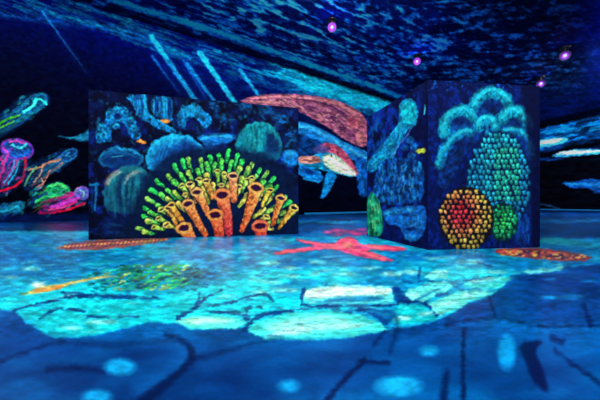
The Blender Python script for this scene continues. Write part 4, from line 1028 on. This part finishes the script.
def block(rt, pts, h, eps=.004):
    """the body behind the painted faces; pts counter-clockwise on the floor"""
    org = np.array(rt['_o'])[:2]
    c = np.mean(pts, 0); v = []
    for p in pts:
        q = p + (c - p) / np.linalg.norm(c - p) * eps; v.append((*(q - org), .0))
    v = v + [(x, y, h) for x, y, _ in v]
    return pyobj('body', v, quadbox(v), M['board'], rt)

a = px_floor(88.5, 240); b = px_floor(298.5, 234); d = (b - a) / np.linalg.norm(b - a); n = np.array([-d[1], d[0]])
rt = root('mural_board', (0, 0, 0), label='wide free-standing board painted with orange and green tube sponges among blue boulders', cat='mural board')
HB = 1.342
board_face(a, b, HB, .5, LB, M['left'], rt, 'front_panel', 300)
block(rt, [a, b, b + n * .16, a + n * .16], HB - .002)

k = px_floor(428, 250); r_ = px_floor(540, 247.5); l_ = px_floor(367, 235.5)
HB2 = 1.195
rt = root('mural_block', (0, 0, 0), label='square free-standing block painted with knobbly corals, an orange one low on its front', cat='mural block')
board_face(l_, k, HB2, .45, BS, M['side'], rt, 'side_panel', 330)
board_face(k, r_, HB2, .45, BF, M['front'], rt, 'front_panel', 340)
block(rt, [k, r_, r_ + (l_ - k), l_], HB2 - .002)

# blacklight spots under the ceiling: plate, arm, can, glowing lens
M['lens'] = plain('violet lamp lens', (.01, .002, .02), .3, emit=(.42, .01, 1.0), es=.9)
M['bulb'] = plain('white-blue lamp tube', (.01, .012, .02), .3, emit=(.28, .45, 1.0), es=1.6)
def cyl(name, r0, r1, h, mat, parent, loc=(0, 0, 0), rot=None, seg=28, z0=0, hollow=False, bev=.004):
    bm = bmesh.new()
    if hollow:
        prof = [(r0 * .0, z0), (r0, z0), (r0 * 1.04, z0 + .01), (r1, z0 + h), (r1 * .93, z0 + h), (r1 * .9, z0 + h - .02), (0, z0 + h - .03)]
    else:
        prof = [(0, z0), (r0 - bev, z0), (r0, z0 + bev), (r1, z0 + h - bev), (r1 - bev, z0 + h), (0, z0 + h)]
    rings = []
    for r, z in prof:
        rings.append([bm.verts.new((0, 0, z))] if r < 1e-6 else [bm.verts.new((r * math.cos(2 * math.pi * i / seg), r * math.sin(2 * math.pi * i / seg), z)) for i in range(seg)])
    for a, b in zip(rings, rings[1:]):
        for i in range(seg):
            j = (i + 1) % seg
            if len(a) == 1: bm.faces.new((a[0], b[j], b[i]))
            elif len(b) == 1: bm.faces.new((a[i], a[j], b[0]))
            else: bm.faces.new((a[i], a[j], b[j], b[i]))
    bmesh.ops.recalc_face_normals(bm, faces=bm.faces)
    me = bpy.data.meshes.new(name); bm.to_mesh(me); bm.free()
    for p in me.polygons: p.use_smooth = len(p.vertices) == 4 and abs(p.normal.z) < .9
    o = bpy.data.objects.new(name, me); C.objects.link(o); me.materials.append(mat); o.parent = parent; o.location = loc
    if rot: o.rotation_euler = rot
    return o
def lamp(px, py, size, label):
    Y = (CEIL - CAMH) * F / (HZ - py); Y *= (CEIL - CAMH - .14 * size) / (CEIL - CAMH); X = (px - 300) / F * Y
    r = root('uv_spotlight', (X, Y, CEIL), label=label, cat='ceiling light', group='blacklight spots under the ceiling')
    s = size
    cyl('base_plate', .07 * s, .07 * s, .02 * s, M['metal'], r, (0, 0, -.02 * s))
    az = math.atan2(-X, -Y)
    h = cyl('housing', .05 * s, .075 * s, .16 * s, M['metal'], r, (0, 0, -.13 * s), (math.radians(-(180 - 62)), 0, 0), hollow=True, z0=-.08 * s)
    h.rotation_euler = Vector((-X, -Y, -2.6 * s)).to_track_quat('Z', 'Y').to_euler()
    # fork from plate to can
    v = [(-.012, -.006, -.10), (.012, -.006, -.10), (.012, .006, -.10), (-.012, .006, -.10), (-.012, -.006, -.01), (.012, -.006, -.01), (.012, .006, -.01), (-.012, .006, -.01)]
    pyobj('bracket', [tuple(c * s for c in p) for p in v], quadbox(v), M['metal'], r)
    le = cyl('lens', .066 * s, .066 * s, .012 * s, M['lens'], h, (0, 0, .052 * s))
    cyl('bulb', .024 * s, .018 * s, .03 * s, M['bulb'], h, (0, 0, .058 * s))
    d = bpy.data.lights.new('uv_glow', 'POINT'); d.energy = 2.2 * s; d.color = (.35, .12, 1.0); d.shadow_soft_size = .05
    g = bpy.data.objects.new('uv_glow', d); C.objects.link(g); g.parent = r
    q = Vector((-X, -Y, 0)).normalized(); g.location = (q.x * .16 * s, q.y * .16 * s, -.22 * s)
lamp(332, 28, 1.25, 'violet blacklight spot on the ceiling, nearest one, above the gap between board and block')
lamp(417, 62, 1.25, 'violet blacklight spot on the ceiling just above the near corner of the square block')
lamp(565, 56, 1.5, 'brightest violet blacklight spot, highest at the right of the ceiling')
lamp(541, 84, 1.5, 'violet blacklight spot just above the far right top corner of the square block')


# turn everything built so far with the camera, so that the walls follow the world axes
def turn_with_room(o):
    o.location = TURN @ o.location
    if o.type == 'MESH': o.data.transform(TURN)
    for c in o.children: turn_with_room(c)
for o in [q for q in bpy.data.objects if q.parent is None and q.type not in ('CAMERA', 'LIGHT')]:
    if o.name.startswith('uv_spotlight'): o.matrix_basis = TURN @ o.matrix_basis
    else: turn_with_room(o)
for o in bpy.data.objects:
    if '_o' in o: del o['_o']
